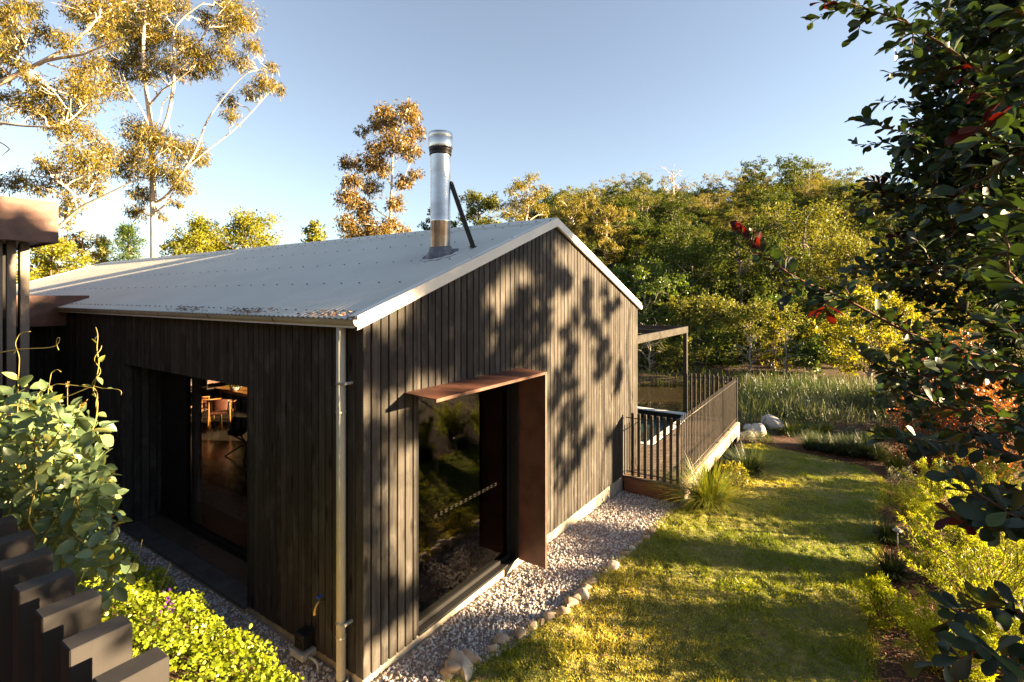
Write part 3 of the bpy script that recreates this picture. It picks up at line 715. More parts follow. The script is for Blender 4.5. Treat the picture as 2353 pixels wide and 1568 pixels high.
# barge capping, both slopes of front and back
for y, s in ((-.030, -1), (HY+.03, 1)):
    bc = MB()
    for sg in (0, 1):
        xa = -.10 if sg == 0 else HX+.06; xb = HX/2
        za, zb = zr(xa if sg == 0 else HX-xa)*1.0, zr(xb)
        za = ZE+SL*(xa if sg == 0 else HX-xa)
        pr = [(0, .030), (.035, .034), (.035, -.080), (.012, -.087), (.012, -.080), (.026, -.073), (.026, .022), (0, .018)]
        V = [(xa, y+s*(p_-.012), za+q) for p_, q in pr]+[(xb, y+s*(p_-.012), zb+q) for p_, q in pr]; k = len(pr)
        # cover on the roof side
        bc.add(V, [(i, (i+1) % k, (i+1) % k+k, i+k) for i in range(k)]+[tuple(range(k)), tuple(range(k, 2*k))[::-1]])
        V = [(xa, y-s*.11, za+.024), (xb, y-s*.11, zb+.024), (xb, y+s*.0, zb+.034), (xa, y+s*.0, za+.034), (xa, y-s*.115, za+.01), (xb, y-s*.115, zb+.01)]
        bc.add(V, [(0, 1, 2, 3), (0, 4, 5, 1)])
    bc.build('barge_capping', M['trim'], roof)
# half round gutters
def gutter(x, sgn, y0, y1):
    g = MB(); r = .062; a = np.linspace(0, np.pi, 15); zc = ZE-.035
    yy_ = np.array([y0, y1]); V = []
    ro = [(x+sgn*(r*np.cos(t)), zc-r*np.sin(t)) for t in a]; ri = [(x+sgn*((r-.004)*np.cos(t)), zc-(r-.004)*np.sin(t)) for t in a][::-1]
    bead = [(x+sgn*(r+.006), zc+.004)]
    ring = bead+ro+ri; k = len(ring)
    V = [(q[0], y0, q[1]) for q in ring]+[(q[0], y1, q[1]) for q in ring]
    g.add(V, [(i, (i+1) % k, (i+1) % k+k, i+k) for i in range(k)], 0, True)
    for ye in (y0, y1):
        cap = [(q[0], ye, q[1]) for q in ro]; g.add(cap, [tuple(range(len(cap)))])
    for ys_ in np.arange(y0+1.15, y1, 1.22):
        rj = r+.004; V = [(x+sgn*rj*np.cos(t), ys_+dy, zc-rj*np.sin(t)) for dy in (-.007, .007) for t in a]; n_ = len(a)
        g.add(V, [(i, i+1, i+1+n_, i+n_) for i in range(n_-1)], 1, True)
    return g
gutter(-.075, -1, -.045, 9.2).build('gutter', [M['gutter'], M['blackmetal']], roof)
gutter(HX+.075, 1, -.045, HY).build('gutter', [M['gutter'], M['blackmetal']], roof)
# window hood of bent bronze steel on the gable
hd = MB(); x0, x1, zt_, zb_ = .46, 2.345, 2.395, .085
V = np.array([[x0, 0, zt_+.012], [x1, 0, zt_+.012], [x1, -.385, zt_-.006], [x0, -.385, zt_-.006]]); hd.add(np.concatenate([V, V-np.array([0, 0, .009])]), [(0, 1, 2, 3)[::-1], (4, 5, 6, 7), (0, 1, 5, 4), (1, 2, 6, 5), (2, 3, 7, 6), (3, 0, 4, 7)])
hd.box(x0, x1+.004, -.389, -.383, zt_-.034, zt_-.004).box(x1-.004, x1+.006, -.385, -.001, zb_, zt_-.004).box(x1-.03, x1+.008, -.391, -.385, zb_, zt_-.006)
hd.build('window_hood', M['rust'], house)
wd = MB(); x0, x1, z0, z1 = GW; fy = .07
for a in ((x0+.02, x0+.075, z0, z1), (x1-.075, x1-.02, z0, z1)): wd.box(a[0], a[1], fy, fy+.06, a[2], a[3], .003)
wd.box(x0+.075, x1-.075, fy, fy+.06, z0, z0+.05, .003).box(x0+.075, x1-.075, fy, fy+.06, z1-.05, z1, .003)
wd.box(x0, x0+.02, .0, .16, z0, z1).box(x1-.02, x1, .0, .16, z0, z1).box(x0+.02, x1-.02, .0, .16, z1-.02, z1-.001).box(x0+.02, x1-.02, -.012, .07, z0-.015, z0+.012, .003)
win = wd.build('window', M['black'], house)
MB().box(x0+.075, x1-.075, fy+.025, fy+.032, z0+.05, z1-.05).build('pane', glassmat('room_dimming_glass', 1.62, (.36, .34, .35)), win)  # pane tint darkened so the room behind reads as unlit
dm = MB()
for k in range(14):
    for dz in (0, .022): dm.box(.96+k*.078, .96+k*.078+.04, fy+.0235, fy+.0245, 1.07+dz, 1.0718+dz)
dm.build('glass_marking', M['int_wall'], win)
# sliding door in the recess
dx = .45; y0, y1, z0, z1 = RY; ym = 4.24
dd = MB().box(dx, dx+.09, y0+.001, y1-.001, z0+.004, z0+.06, .003).box(dx, dx+.09, y0+.001, y1-.001, z1-.05, z1-.001, .003)
dd.box(dx+.01, dx+.08, ym, ym+.09, z0+.06, z1-.05, .003).box(dx+.01, dx+.08, y1-.06, y1-.002, z0+.06, z1-.05, .003).box(dx+.02, dx+.07, y0+.002, y0+.05, z0+.06, z1-.05, .003)
dd.box(dx+.015, dx+.05, ym+.09, y1-.06, z0+.06, z1-.05).box(dx-.02, dx-.001, y0+.3, y1-.001, z0-.02, z0+.02)
door = dd.build('sliding_door', M['black'], house)
MB().box(dx+.03, dx+.037, y0+.05, ym, z0+.06, z1-.05).build('pane', M['glass'], door)
dm = MB()
for k in range(26): dm.box(dx+.028, dx+.029, y0+.08+k*.08, y0+.13+k*.08, 1.05, 1.056)
dm.build('glass_marking', M['int_wall'], door)
th = MB()
for k in range(3): th.box(-.03, dx+.0, y0+.004+k*1.066, y0+.004+k*1.066+1.060, ZB-.035, ZB+.004, .002, rnd=k*.3)
th.build('threshold', M['stone_tile'], house)
MB().box(-.012, .016, y0+.002, y1-.002, -.05, ZB-.037).build('threshold_base', M['concrete'], house)
MB().add(*(lambda yy_: (np.array([(dx+.15+.03*math.sin(k*1.9), y, z) for k, y in enumerate(yy_) for z in (.12, 2.7)]), [(2*k, 2*k+2, 2*k+3, 2*k+1) for k in range(len(yy_)-1)]))(np.linspace(4.13, 4.34, 14)), 0, True).build('curtain', M['curtain'], house)
# side opening glass
sw = MB()
for y in np.linspace(OW[0], OW[1], 4): sw.box(HX-.1, HX-.03, y-.03, y+.03, OW[2], OW[3])
sw.box(HX-.1, HX-.03, OW[0], OW[1], OW[3]-.06, OW[3]-.001).box(HX-.1, HX-.03, OW[0], OW[1], OW[2]+.001, OW[2]+.05)
side = sw.build('side_window', M['black'], house); MB().box(HX-.07, HX-.064, OW[0], OW[1], OW[2]+.05, OW[3]-.06).build('pane', glassmat('clear_glass', 1.4, (.9, .9, .88)), side)
# downpipe
dp = MB(); pc = (-.068, .20)
dp.tube([(pc[0], pc[1], 3.05), (pc[0], pc[1], -.02)], .038, 20); dp.lathe([(.041, 0), (.042, .008), (.041, .016)], (pc[0], pc[1], .42), 20); dp.lathe([(.041, 0), (.042, .008), (.041, .016)], (pc[0], pc[1], 2.30), 20)
dp.lathe([(.062, -.05), (.062, .045), (.056, .05), (.047, .05)], (pc[0], pc[1], 0.02), 20, 1)
pipe = dp.build('downpipe', [M['pipe'], M['pvc']], house)
for z in (2.55, .55):
    MB().box(pc[0]-.02, -.001, pc[1]-.075, pc[1]-.052, z-.012, z+.012, .002).lathe([(.039, -.012), (.041, -.012), (.041, .012), (.039, .012)], (pc[0], pc[1], z), 20).build('pipe_bracket', M['pvc'], pipe)
# flue
fc = (1.71, .694); zf = zr(1.71)
fl = MB().lathe([(.118, -.1), (.118, .40), (.121, .405), (.121, .43), (.118, .435), (.118, 1.30)], (*fc, zf), 40)
flue = fl.build('chimney_flue', M['steel'], house)
MB().lathe([(.123, 1.195), (.130, 1.20), (.130, 1.225), (.124, 1.228), (.124, 1.24), (.134, 1.245), (.134, 1.272), (.120, 1.276)], (*fc, zf), 40).build('collar', M['blackmetal'], flue)
MB().lathe([(.10, 1.276), (.140, 1.278), (.143, 1.285), (.143, 1.395), (.141, 1.398), (.143, 1.401), (.143, 1.45), (.138, 1.458), (.0, 1.463)], (*fc, zf), 40).build('cap', M['steel'], flue)
bt = MB(); n_ = 40; a = np.linspace(0, 2*np.pi, n_, endpoint=False); prof = [(.121, .10), (.129, .105), (.134, .08), (.137, .055), (.165, .035), (.178, .01), (.205, .0), (.225, .014)]
V = []
for i, (r_, z_) in enumerate(prof):
    wob = .012*np.sin(a*7+i)+.008*np.sin(a*11+2*i) if 3 < i else 0*a
    rr = r_+wob; V.append(np.stack([fc[0]+rr*np.cos(a), fc[1]+rr*np.sin(a), zf+z_+(rr*np.cos(a)*SL if i > 3 else (rr*np.cos(a))*SL*.25)+(.014*np.sin(a*5) if i in (4, 5) else 0)+.012], 1))
V = np.concatenate(V); F = [(i*n_+j, i*n_+(j+1) % n_, (i+1)*n_+(j+1) % n_, (i+1)*n_+j) for i in range(len(prof)-1) for j in range(n_)]
bt.add(V, F, 0, True); rr = .228+.012*np.sin(a*9)
bt.tube([(fc[0]+r_*math.cos(t), fc[1]+r_*math.sin(t), zf+r_*math.cos(t)*SL+.022) for r_, t in zip(np.r_[rr, rr[:1]], np.r_[a, a[:1]])], .012+.005*np.sin(np.arange(n_+1)*1.7), 6, 1)
bt.build('flashing_boot', [M['lead'], M['silicone']], flue)
br = MB(); A = Vector((fc[0]+.075, fc[1]-.10, 4.615)); B = Vector((1.955, .395, zr(1.955)+.03))
br.bar(A, B, .008, .055, up=tuple(RT), bev=.001).box(B.x-.03, B.x+.03, B.y-.03, B.y+.03, zr(1.955)+.02, zr(1.955)+.04).box(A.x-.02, A.x+.02, A.y-.02, A.y+.02, A.z-.02, A.z+.02, .004)
br.build('brace', M['blackmetal'], flue)
# leaf litter along the gutter edge
lt = MB(); k = 620; q = np.stack([-.09+rng.random(k)**2*.12, .1+rng.random(k)**1.1*3.4, np.zeros(k)], 1); q = q[rng.random(k) < vnoise(q[:, 1], q[:, 0]*0, 5)**1.5]
q[:, 2] = ZE+SL*q[:, 0]+.024+.012*rng.random(len(q)); d = rng.normal(size=q.shape)*np.array([1, 1, .25])
leaves(lt, q, d, .03+.04*rng.random(len(q)), .009, T_QUAD)
tag(lt.build('leaf_litter', M['litter'], kind='stuff'), 'dry brown leaves caught along the gutter edge of the roof', 'leaf litter')
# tap and meter box beside the downpipe
tap = empty('garden_tap', (-.01, .52, .62), 'brass garden tap with a blue handle on the black wall', 'tap')
MB().tube([(-.002, .52, .60), (-.05, .52, .60), (-.075, .52, .585), (-.085, .53, .545), (-.085, .535, .50)], [.010, .010, .011, .013, .011], 10).lathe([(.016, 0), (.017, .03), (.013, .034)], (-.085, .533, .50), 10).build('spout', M['brass'], tap)
MB().box(-.075, -.025, .505, .535, .635, .65, .005).tube([(-.05, .52, .60), (-.05, .52, .64)], .006, 8).build('handle', M['blue'], tap)
mtr = empty('gas_meter', (-.08, .68, .10), 'small grey service box with black cover and pipes at wall foot', 'meter box')
MB().box(-.16, -.02, .60, .80, .09, .15, .006).build('base', M['pvc'], mtr)
MB().box(-.14, -.015, .63, .76, .16, .30, .012).box(-.15, -.13, .66, .72, .2, .25, .004).build('cover', M['black'], mtr)
MB().tube([(-.10, .60, .12), (-.10, .50, .12), (-.10, .47, .10), (-.10, .46, .0)], .013, 8).tube([(-.12, .75, .16), (-.2, .74, .20), (-.2, .66, .17), (-.14, .60, .14)], .006, 6).build('pipe', M['pvc'], mtr)

# ================================================================== FURNITURE INSIDE
FZ = ZB+.012
tb = empty('dining_table', (4.35, 9.3, FZ), 'warm oak dining table in low sun behind the glass', 'table')
MB().box(3.85, 4.85, 8.2, 10.6, FZ+.71, FZ+.745, .006).build('table_top', M['orange_wood'], tb)
MB().box(3.95, 4.75, 8.35, 10.45, FZ+.63, FZ+.71).build('apron', M['orange_wood'], tb)
for x in (3.95, 4.75):
    for y in (8.35, 10.45): MB().tube([(x, y, FZ), (x, y, FZ+.66)], [.022, .035], 8).build('leg', M['orange_wood'], tb)
def chair(x, y, rz, label):
    e = empty('dining_chair', (0, 0, 0), label, 'chair', 'chairs at the dining table')
    for sx in (-.22, .22):
        for sy, h in ((-.22, .62), (.22, .66)): MB().tube([(sx*1.08, sy*1.1, 0), (sx, sy, .42), (sx, sy*.95, h)], [.013, .019, .014], 7).build('leg', M['orange_wood'], e)
    MB().box(-.23, .23, -.22, .22, .40, .45, .015).build('seat', M['leather'], e)
    mb = MB(); t = np.linspace(-1.15, 1.15, 11); hz = np.array([.50, .62, .76]); Xg = np.outer(np.sin(t), np.ones(3))*.27; Yg = np.outer(np.cos(t), np.ones(3))*.24+.02
    Zg = np.outer(np.ones(11), hz)-.05*np.outer(np.sin(t)**2, np.array([0, .5, 1])); mb.grid(Xg, Yg, Zg); mb.grid(Xg*.95, Yg*.95-.01, Zg); mb.build('backrest', M['leather'], e)
    for s in (-1, 1): MB().tube([(s*.24, -.24, .63), (s*.26, 0, .65), (s*.22, .22, .68)], .016, 7).build('armrest', M['orange_wood'], e)
    e.location = (x, y, FZ); e.rotation_euler = (0, 0, rz); return e
chair(3.26, 9.78, R_(95), 'oak framed leather chair lit orange, left of two at the table')
chair(3.28, 9.02, R_(140), 'oak framed leather chair in front of the potted plant on the table')
chair(4.35, 8.0, R_(180), 'oak framed leather chair at the near end of the dining table')
lc = empty('lounge_chair', (2.55, 6.5, FZ), 'dark sling lounge chair just inside the glass door', 'chair')
mb = MB(); X_, T_ = np.meshgrid(np.linspace(-.35, .35, 9), np.linspace(0, 1, 9), indexing='ij')
mb.grid(X_*(.55+.45*T_)+2.55, 6.5+.35*(1-T_)*1.2-.1*T_-.12*(1-(X_/.35)**2), FZ+.36+.46*T_+.05*np.abs(X_/.35)**2); mb.build('sling', M['dark_wood'], lc)
for a, b in (((2.3, 6.9, 0), (2.8, 6.3, .5)), ((2.8, 6.9, 0), (2.3, 6.3, .5)), ((2.3, 6.2, 0), (2.8, 6.8, .5)), ((2.8, 6.2, 0), (2.3, 6.8, .5))): MB().tube([np.array(a)+[0, 0, FZ], np.array(b)+[0, 0, FZ]], .016, 7).build('leg', M['dark_wood'], lc)
for x, lb in ((3.35, 'dark bar stool at the bench behind the dining chairs, left one'), (4.05, 'dark bar stool at the bench behind the potted plant, right one')):
    st = empty('bar_stool', (x, 11.2, FZ), lb, 'stool', 'stools at the bench')
    MB().box(x-.2, x+.2, 11.0, 11.4, FZ+.64, FZ+.68, .01).build('seat', M['dark_wood'], st)
    MB().box(x-.2, x+.2, 10.97, 10.99, FZ+.80, FZ+.90, .004).build('backrest', M['leather'], st)
    for a in (-.17, .17):
        for b in (-.17, .17): MB().tube([(x+a*1.2, 11.2+b*1.2, FZ), (x+a, 11.2+b, FZ+(.64 if b > 0 else .90))], .014, 6).build('leg', M['dark_wood'], st)
fp = empty('fireplace', (1.71, .85, FZ), 'black freestanding wood heater behind the gable window', 'fireplace')
MB().box(1.40, 2.02, .62, 1.12, FZ+.25, FZ+1.05, .02).build('firebox', M['black'], fp)
MB().lathe([(.09, 1.05), (.09, 2.68)], (1.71, .8, FZ), 20).build('pipe', M['black'], fp)
MB().box(1.5, 1.92, .7, 1.05, FZ, FZ+.25, .01).build('base', M['black'], fp)
vs = empty('potted_plant', (3.95, 9.7, FZ+.745), 'leafy yellow green plant in a bowl on the dining table', 'plant')
MB().lathe([(.0, 0), (.07, 0), (.12, .05), (.14, .10), (.13, .10), (.0, .08)], (3.95, 9.7, FZ+.745), 20).build('bowl', M['white'], vs)
mb = MB(); clump_leaves(mb, [(3.95, 9.7, FZ+.98)], [.19], [420], .06, .035, -.2); mb.build('foliage', M['leaf_lime'], vs)

# ================================================================== DECK, POOL, PERGOLA, RAILING
DX0, DX1, DY0 = 5.74, 11.0, -.97
dk = empty('timber_deck', (DX0, DY0, .1), 'raised timber deck with pale weathered side board between house and pond', 'deck')
mb = MB(); y = DY0; k = 0
while y < 9.0:
    y1 = y+.086
    for (a, b) in (((DX0, DX1),) if y < -.02 else ((HX+.02, 7.72),) if y > .06 else ((HX+.02, DX1),)):
        c = a
        while c < b-.01:
            e = min(b, c+1.6+1.8*random.random()); mb.box(c+.001, e-.001, y, y1, .078, .10+rng.normal()*.0008, .002, rnd=random.random()); c = e
    y += .092
mb.build('decking', M['decking'], dk)
MB().box(DX0-.035, DX0-.002, DY0-.03, -.025, -.20, .074, .003, rnd=.2).box(DX0-.031, DX0-.002, DY0-.03, -.025, -.0605, -.0595, rnd=.9).build('front_fascia', M['fascia_red'], dk)
MB().box(DX0-.035, DX1-.3, DY0-.036, DY0-.004, -.20, .072, .003, rnd=.1).box(DX1-.28, DX1+.02, DY0-.036, DY0-.004, -.36, .072, .003, rnd=.5).build('side_fascia', M['fascia_pale'], dk)
MB().box(DX1+.0, DX1+.03, DY0-.0, 9, -.25, .074, .003).build('end_fascia', M['fascia_pale'], dk)
for x in (6.2, 7.4, 8.6, 9.7, 10.35, 10.92): MB().box(x-.05, x+.05, DY0+.02, DY0+.12, -1.5, -.06, .004).build('stump', M['dark_wood'], dk)
MB().box(DX0+.05, DX1-.05, DY0+.14, DY0+.2, -.18, .07).box(DX0+.01, DX0+.05, DY0+.01, -.03, -.18, .07).build('joist', M['dark_wood'], dk)
# pool
PX0, PX1, PY0, PY1 = 7.74, 10.78, .17, 7.0
po = empty('swimming_pool', (PX0, PY0, .1), 'blue tiled pool with white coping set into the deck', 'pool')
mb = MB(); t_ = .16
mb.box(PX0+t_, PX1-t_, PY0+t_, PY1, -1.35, -1.25).box(PX0+.02, PX0+t_, PY0+.02, PY1, -1.35, .065).box(PX0+t_, PX1-t_, PY0+.02, PY0+t_, -1.35, .065).box(PX1-t_, PX1-.02, PY0+.02, PY1, -1.35, .165)
mb.build('shell', M['tile'], po)
MB().box(PX0, PX0+t_+.01, PY0, PY1, .067, .105, .004).box(PX0+t_+.012, PX1-t_-.012, PY0, PY0+t_+.01, .067, .105, .004).box(PX1-t_-.01, PX1+.0, PY0, PY1, .167, .20, .004).build('coping', M['coping'], po)
MB().box(PX1-t_-.012, PX1-t_-.002, PY0+t_+.02, PY1, -.06, .16).build('waterline_tile', M['black'], po)
gx_, gy_ = np.meshgrid(np.linspace(PX0+t_-.01, PX1-t_+.005, 12), np.linspace(PY0+t_-.01, PY1, 24), indexing='ij'); MB().grid(gx_, gy_, np.full(gx_.shape, -.02)).build('water', M['poolwater'], po)
# pergola
pg = empty('pergola', (11.1, .36, .1), 'dark steel flat pergola frame standing beside the house end', 'pergola')
MB().box(11.05, 11.15, .31, .41, -.9, 2.283, .004).build('post', M['blackmetal'], pg)
MB().box(11.05, 11.15, 6.3, 6.4, -.9, 2.283, .004).build('post', M['blackmetal'], pg)
MB().box(HX+.03, 11.17, .305, .345, 2.285, 2.455, .004).build('side_beam', M['blackmetal'], pg)
MB().box(11.13, 11.17, .346, 6.5, 2.285, 2.453, .004).build('end_beam', M['blackmetal'], pg)
for x in (8.0, 9.6): MB().box(x-.03, x+.03, .347, 6.45, 2.33, 2.44, .003).build('rafter', M['blackmetal'], pg)
# railing
rl = empty('deck_railing', (DX0, DY0, .1), 'dark metal picket railing round the edge of the timber deck', 'railing')
def picket(x, y, w, d, h=1.10, z0=.115):
    MB().box(x-w/2, x+w/2, y-d/2, y+d/2, z0, z0+h, .002).build('picket', M['blackmetal'], rl)
for k in range(1, 8): picket(DX0+.035, DY0+.03+k*.112, .05, .046)
picket(DX0+.035, DY0+.03, .05, .05)
nP = 47
for k in range(1, nP): picket(DX0+.035+k*(DX1-DX0-.07)/nP, DY0+.03, .032, .015)
picket(DX1-.035, DY0+.03, .05, .05)
for k in range(1, 12): picket(DX1-.035, DY0+.03+k*.112, .05, .046)
for z in (.115+.06, .115+1.01):
    MB().tube([(DX0+.035, -.03, z), (DX0+.035, DY0+.03, z), (DX1-.035, DY0+.03, z), (DX1-.035, .35, z)], .009, 6).build('rail', M['blackmetal'], rl)
for k in (0, 14, 27, 38, nP):
    x = DX0+.035+k*(DX1-DX0-.07)/nP; MB().box(x-.035, x+.035, DY0-.005, DY0+.065, .1005, .112).build('base_plate', M['blackmetal'], rl)

# ================================================================== NEIGHBOURING PAVILION AND LINK
pv = empty('pavilion', (-2.5, 6.2, 1.4), 'flat roofed pavilion with bronze fascia above vertical timber battens', 'building')
MB().box(-8, -.645, 5.15, 5.17, 3.96, 4.485, .003).box(-.66, -.645, 5.172, 14, 3.96, 4.483).build('fascia', M['rust'], pv)
MB().box(-8, -.664, 5.172, 14, 3.985, 4.03).build('soffit', M['blackmetal'], pv)
MB().box(-8, -.664, 5.172, 14, 4.38, 4.43).build('roof', M['rust'], pv)
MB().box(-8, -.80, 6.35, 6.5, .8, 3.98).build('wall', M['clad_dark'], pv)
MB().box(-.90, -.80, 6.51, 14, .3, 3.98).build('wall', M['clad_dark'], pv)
for k in range(16):
    x = -.845-k*.128
    MB().box(x-.045, x+.045, 5.72, 5.78, .9, 3.98, .003).build('batten', M['batten'], pv)
MB().box(-.87, -.80, 5.86, 5.94, .5, 3.98, .003).build('corner_post', M['black'], pv)
MB().tube([(-1.06, 5.9, .6), (-1.06, 5.9, 3.98)], .012, 8).build('conduit', M['pvc'], pv)
MB().box(-9, -5.0, -7.5, 5.0, .6, 4.7).box(-9.2, -4.8, -7.7, 5.1, 4.703, 4.9, .01).build('skylight_blocker', M['clad_dark'], pv)  # plain unseen block, added to cut skylight on the long wall
lk = empty('link_roof', (-.6, 7.36, 2.8), 'bronze fascia of the low link between the house and the pavilion', 'link')
MB().box(-1.6, 0.30, 7.35, 7.37, 2.79, 3.285, .003).build('fascia', M['rust'], lk)
MB().box(-1.6, .019, 7.372, 9.2, 3.16, 3.20).box(-1.6, .019, 7.372, 9.2, 2.80, 2.84).build('roof', M['rust'], lk)
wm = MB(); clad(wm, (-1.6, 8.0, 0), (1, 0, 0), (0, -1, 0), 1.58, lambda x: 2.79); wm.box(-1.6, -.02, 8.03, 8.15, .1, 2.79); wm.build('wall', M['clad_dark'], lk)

# ================================================================== SLATTED FENCE IN FRONT
fn = empty('slatted_fence', (-2.42, -1.5, 1.45), 'dark brown blade post fence in the lower left corner', 'fence')
FT = 2.655
for k in range(-4, 12):
    y = -2.044+k*.158
    MB().box(-2.460, -2.366, y, y+.050, 1.35, FT+rng.normal()*.0015, .0022, rnd=random.random()).build('post', M['post'], fn)
for z in (1.55, 2.30): MB().box(-2.365, -2.335, -2.9, -.2, z, z+.05, .002).build('rail', M['post'], fn)

# ================================================================== PLANTS: helpers
def tuft(name, x, y, label, cat, mat='tuftleaf', n=420, L=.55, w=.007, spread=.5, group=None, r=.08, lo=0., seed=None):
    z = float(zg(x, y)); mb = MB(); a = rng.random(n)*6.28; t = rng.random(n)**.7*spread
    p = np.stack([x+np.cos(a)*r*rng.random(n), y+np.sin(a)*r*rng.random(n), np.full(n, z-.01)], 1)
    Ls = L*(.55+.5*rng.random(n)); k = 6; s = np.linspace(0, 1, k)
    # curved blades
    out = np.stack([np.cos(a), np.sin(a)], 1)
    V = np.zeros((n, k, 2, 3)); sd = np.stack([-np.sin(a), np.cos(a), 0*a], 1)
    for i, si in enumerate(s):
        rad = Ls*(t*si+ .55*t*si**2.5); h = Ls*(si*(1-.25*t)-.55*t*si**2.6)
        c = p+np.concatenate([out*rad[:, None], h[:, None]], 1); ww = w*(1-si**2.2)*.5+.0005
        V[:, i, 0] = c-sd*ww; V[:, i, 1] = c+sd*ww
    b = np.arange(n)[:, None]*(k*2); F = np.concatenate([np.stack([b[:, 0]+2*i, b[:, 0]+2*i+1, b[:, 0]+2*i+3, b[:, 0]+2*i+2], 1) for i in range(k-1)])
    mb.add(V.reshape(-1, 3), F, 0, True, np.repeat(rng.random(n), k*2))
    o = mb.build(name, M[mat]); return tag(o, label, cat, group)
def feather_bush(x, y, R, H, label, n=1500, mat='grev', group=None, L=.035, W=.006, z=None, stem='stem_red', nst=26, name='feathery_bush', spr=.045):
    z = float(zg(x, y)) if z is None else z
    e = empty(name, (x, y, z), label, 'bush', group); sk_ = MB(); lf = MB(); cc = []
    for k in range(nst):
        a = rng.random()*6.28; el = .25+1.1*rng.random(); Ln = R*(.6+.6*rng.random())/max(.55, math.cos(el))*.8
        end = np.array([x+math.cos(a)*Ln*math.cos(el), y+math.sin(a)*Ln*math.cos(el), z+min(H*1.15, .05+Ln*math.sin(el)*H/R)])
        P = limb((x+rng.normal()*.04, y+rng.normal()*.04, z), end, 7, .03, .10); sk_.tube(P, np.linspace(.006, .0015, 7), 4, caps=False)
        m = int(n/nst); t = .25+.75*rng.random(m)**.8; j = np.minimum((t*6).astype(int), 5); fr_ = t*6-j
        q = P[j]*(1-fr_[:, None])+P[j+1]*fr_[:, None]; q = q+rng.normal(size=q.shape)*spr*np.clip(1.25-t, .2, 1)[:, None]
        ax = unit(P[j+1]-P[j]); d = ax*.6+rng.normal(size=q.shape)*.7
        leaves(lf, q, d, L*(.6+.7*rng.random(m)), W, T_QUAD, np.clip(.15+.55*t+.3*rng.random(m)-.1, 0, 1))
    sk_.build('stem', M[stem], e); lf.build('foliage', M[mat], e); return e
def shrub(name, x, y, R, H, label, cat, mat, n=3000, L=.06, W=.03, group=None, droop=.1, bark='bark_brown', nc=26, z=None):
    z = float(zg(x, y)) if z is None else z
    e = empty(name, (x, y, z), label, cat, group); tk = MB(); cr = MB(); cs = []; rs = []
    for k in range(nc):
        a = k*2.4+rng.normal()*.3; q = (k+.5)/nc; rr = R*math.sqrt(max(.05, 1-(2*q-.75)**2/1.6))*(.55+.5*rng.random())
        c = np.array([x+math.cos(a)*rr*.8, y+math.sin(a)*rr*.8, z+H*(.10+.82*q)]); cs.append(c); rs.append(R*(.26+.16*rng.random()))
        tk.tube(limb((x+rng.normal()*.05*R, y+rng.normal()*.05*R, z-.05), c, 6, .05), np.linspace(.018*H, .004, 6), 5, caps=False)
    rs = np.array(rs); clump_leaves(cr, cs, rs, rs**2/np.sum(rs**2)*n, L, W, droop, T_QUAD)
    tk.build('trunk', M[bark], e); cr.build('crown', M[mat], e); return e

# ---- tufts beside the deck
q = gp(1628, 1168); tuft('grass_tuft', q[0], q[1], 'big sunlit pale green grass tuft arching at the deck corner', 'grass tuft', n=1100, L=.95, w=.008, spread=.85, r=.16)
q = gp(1700, 1120); shrub('low_shrub', q[0]-.1, q[1]+.05, .32, .50, 'small yellow leafed shrub behind the big grass tuft by deck', 'shrub', 'leaf_lime', 700, .06, .02)
q = gp(1735, 1092); tuft('grass_tuft', q[0]-.15, q[1]+.1, 'dark green strappy tuft at the far deck corner', 'grass tuft', 'tuftdark', 700, .75, .010, .7, r=.2)
# ---- far bed: boulders, silver shrub, tufts
for k, (a, b, s, lb) in enumerate([(1775, 985, .42, 'large rounded pale boulder beside the reeds'), (1738, 1000, .36, 'flat topped pale boulder left of the rounded boulder'), (1716, 1004, .20, 'small white boulder nearest the railing end'), (1722, 990, .2, 'small pale boulder half hidden behind the flat boulder')]):
    q = gp(a, b); rock_mesh((q[0], q[1], q[2]+s*.3), s*.95, 300+k, 'boulder', M['boulder'], lb, 'boulder', 'boulders by the pond', .75, .2+.25*k)
for k, (a, b, R, H, lb, mt, L, W) in enumerate([(1725, 1018, .34, .32, 'low silver grey mounded shrub beside the boulders', 'grey_leaf', .05, .012), (1757, 1018, .30, .22, 'low dark green creeper mound on mulch by boulders', 'for_dark', .04, .015), (1800, 1000, .25, .2, 'small dark mound plant right of the rounded boulder', 'for_dark', .04, .015), (1960, 998, .22, .22, 'small silver shrub at the far edge of the mulch', 'grey_leaf', .05, .012),
        (2075, 1118, .36, .34, 'small silver variegated shrub at the lawn corner', 'grey_leaf', .05, .014)]):
    q = gp(a, b); shrub('low_shrub', q[0], q[1], R, H, lb, 'shrub', mt, 900, L, W, nc=16)
q = gp(2062, 1092); tuft('grass_tuft', q[0], q[1], 'upright green strappy tuft at the lawn bend', 'grass tuft', 'tuftleaf', 500, .62, .012, .5, r=.12)
lo = [(1862, 1034, .6), (1898, 1040, .62), (1930, 1046, .66), (1962, 1050, .66), (1992, 1052, .66), (2018, 1058, .6), (1880, 1026, .55), (1945, 1034, .6), (1985, 1040, .6)]
for k, (a, b, L) in enumerate(lo):
    q = gp(a, b); tuft('grass_tuft', q[0], q[1], 'dark green strappy tuft in the clump edging the far lawn bend', 'grass tuft', 'tuftdark', 420, L, .010, .75, group='strappy tufts along the far lawn bend', r=.16)
for k, (a, b) in enumerate([(1800, 988), (1835, 992), (1868, 995), (1820, 998), (1900, 994), (2028, 1002), (2050, 1010), (2080, 1015), (2010, 1014)]):
    q = gp(a, b); tuft('grass_tuft', q[0], q[1], 'small yellow lit tuft along the front of the reeds', 'grass tuft', 'tuftleaf', 240, .42, .012, .6, group='yellow tufts in front of the reeds', r=.14)
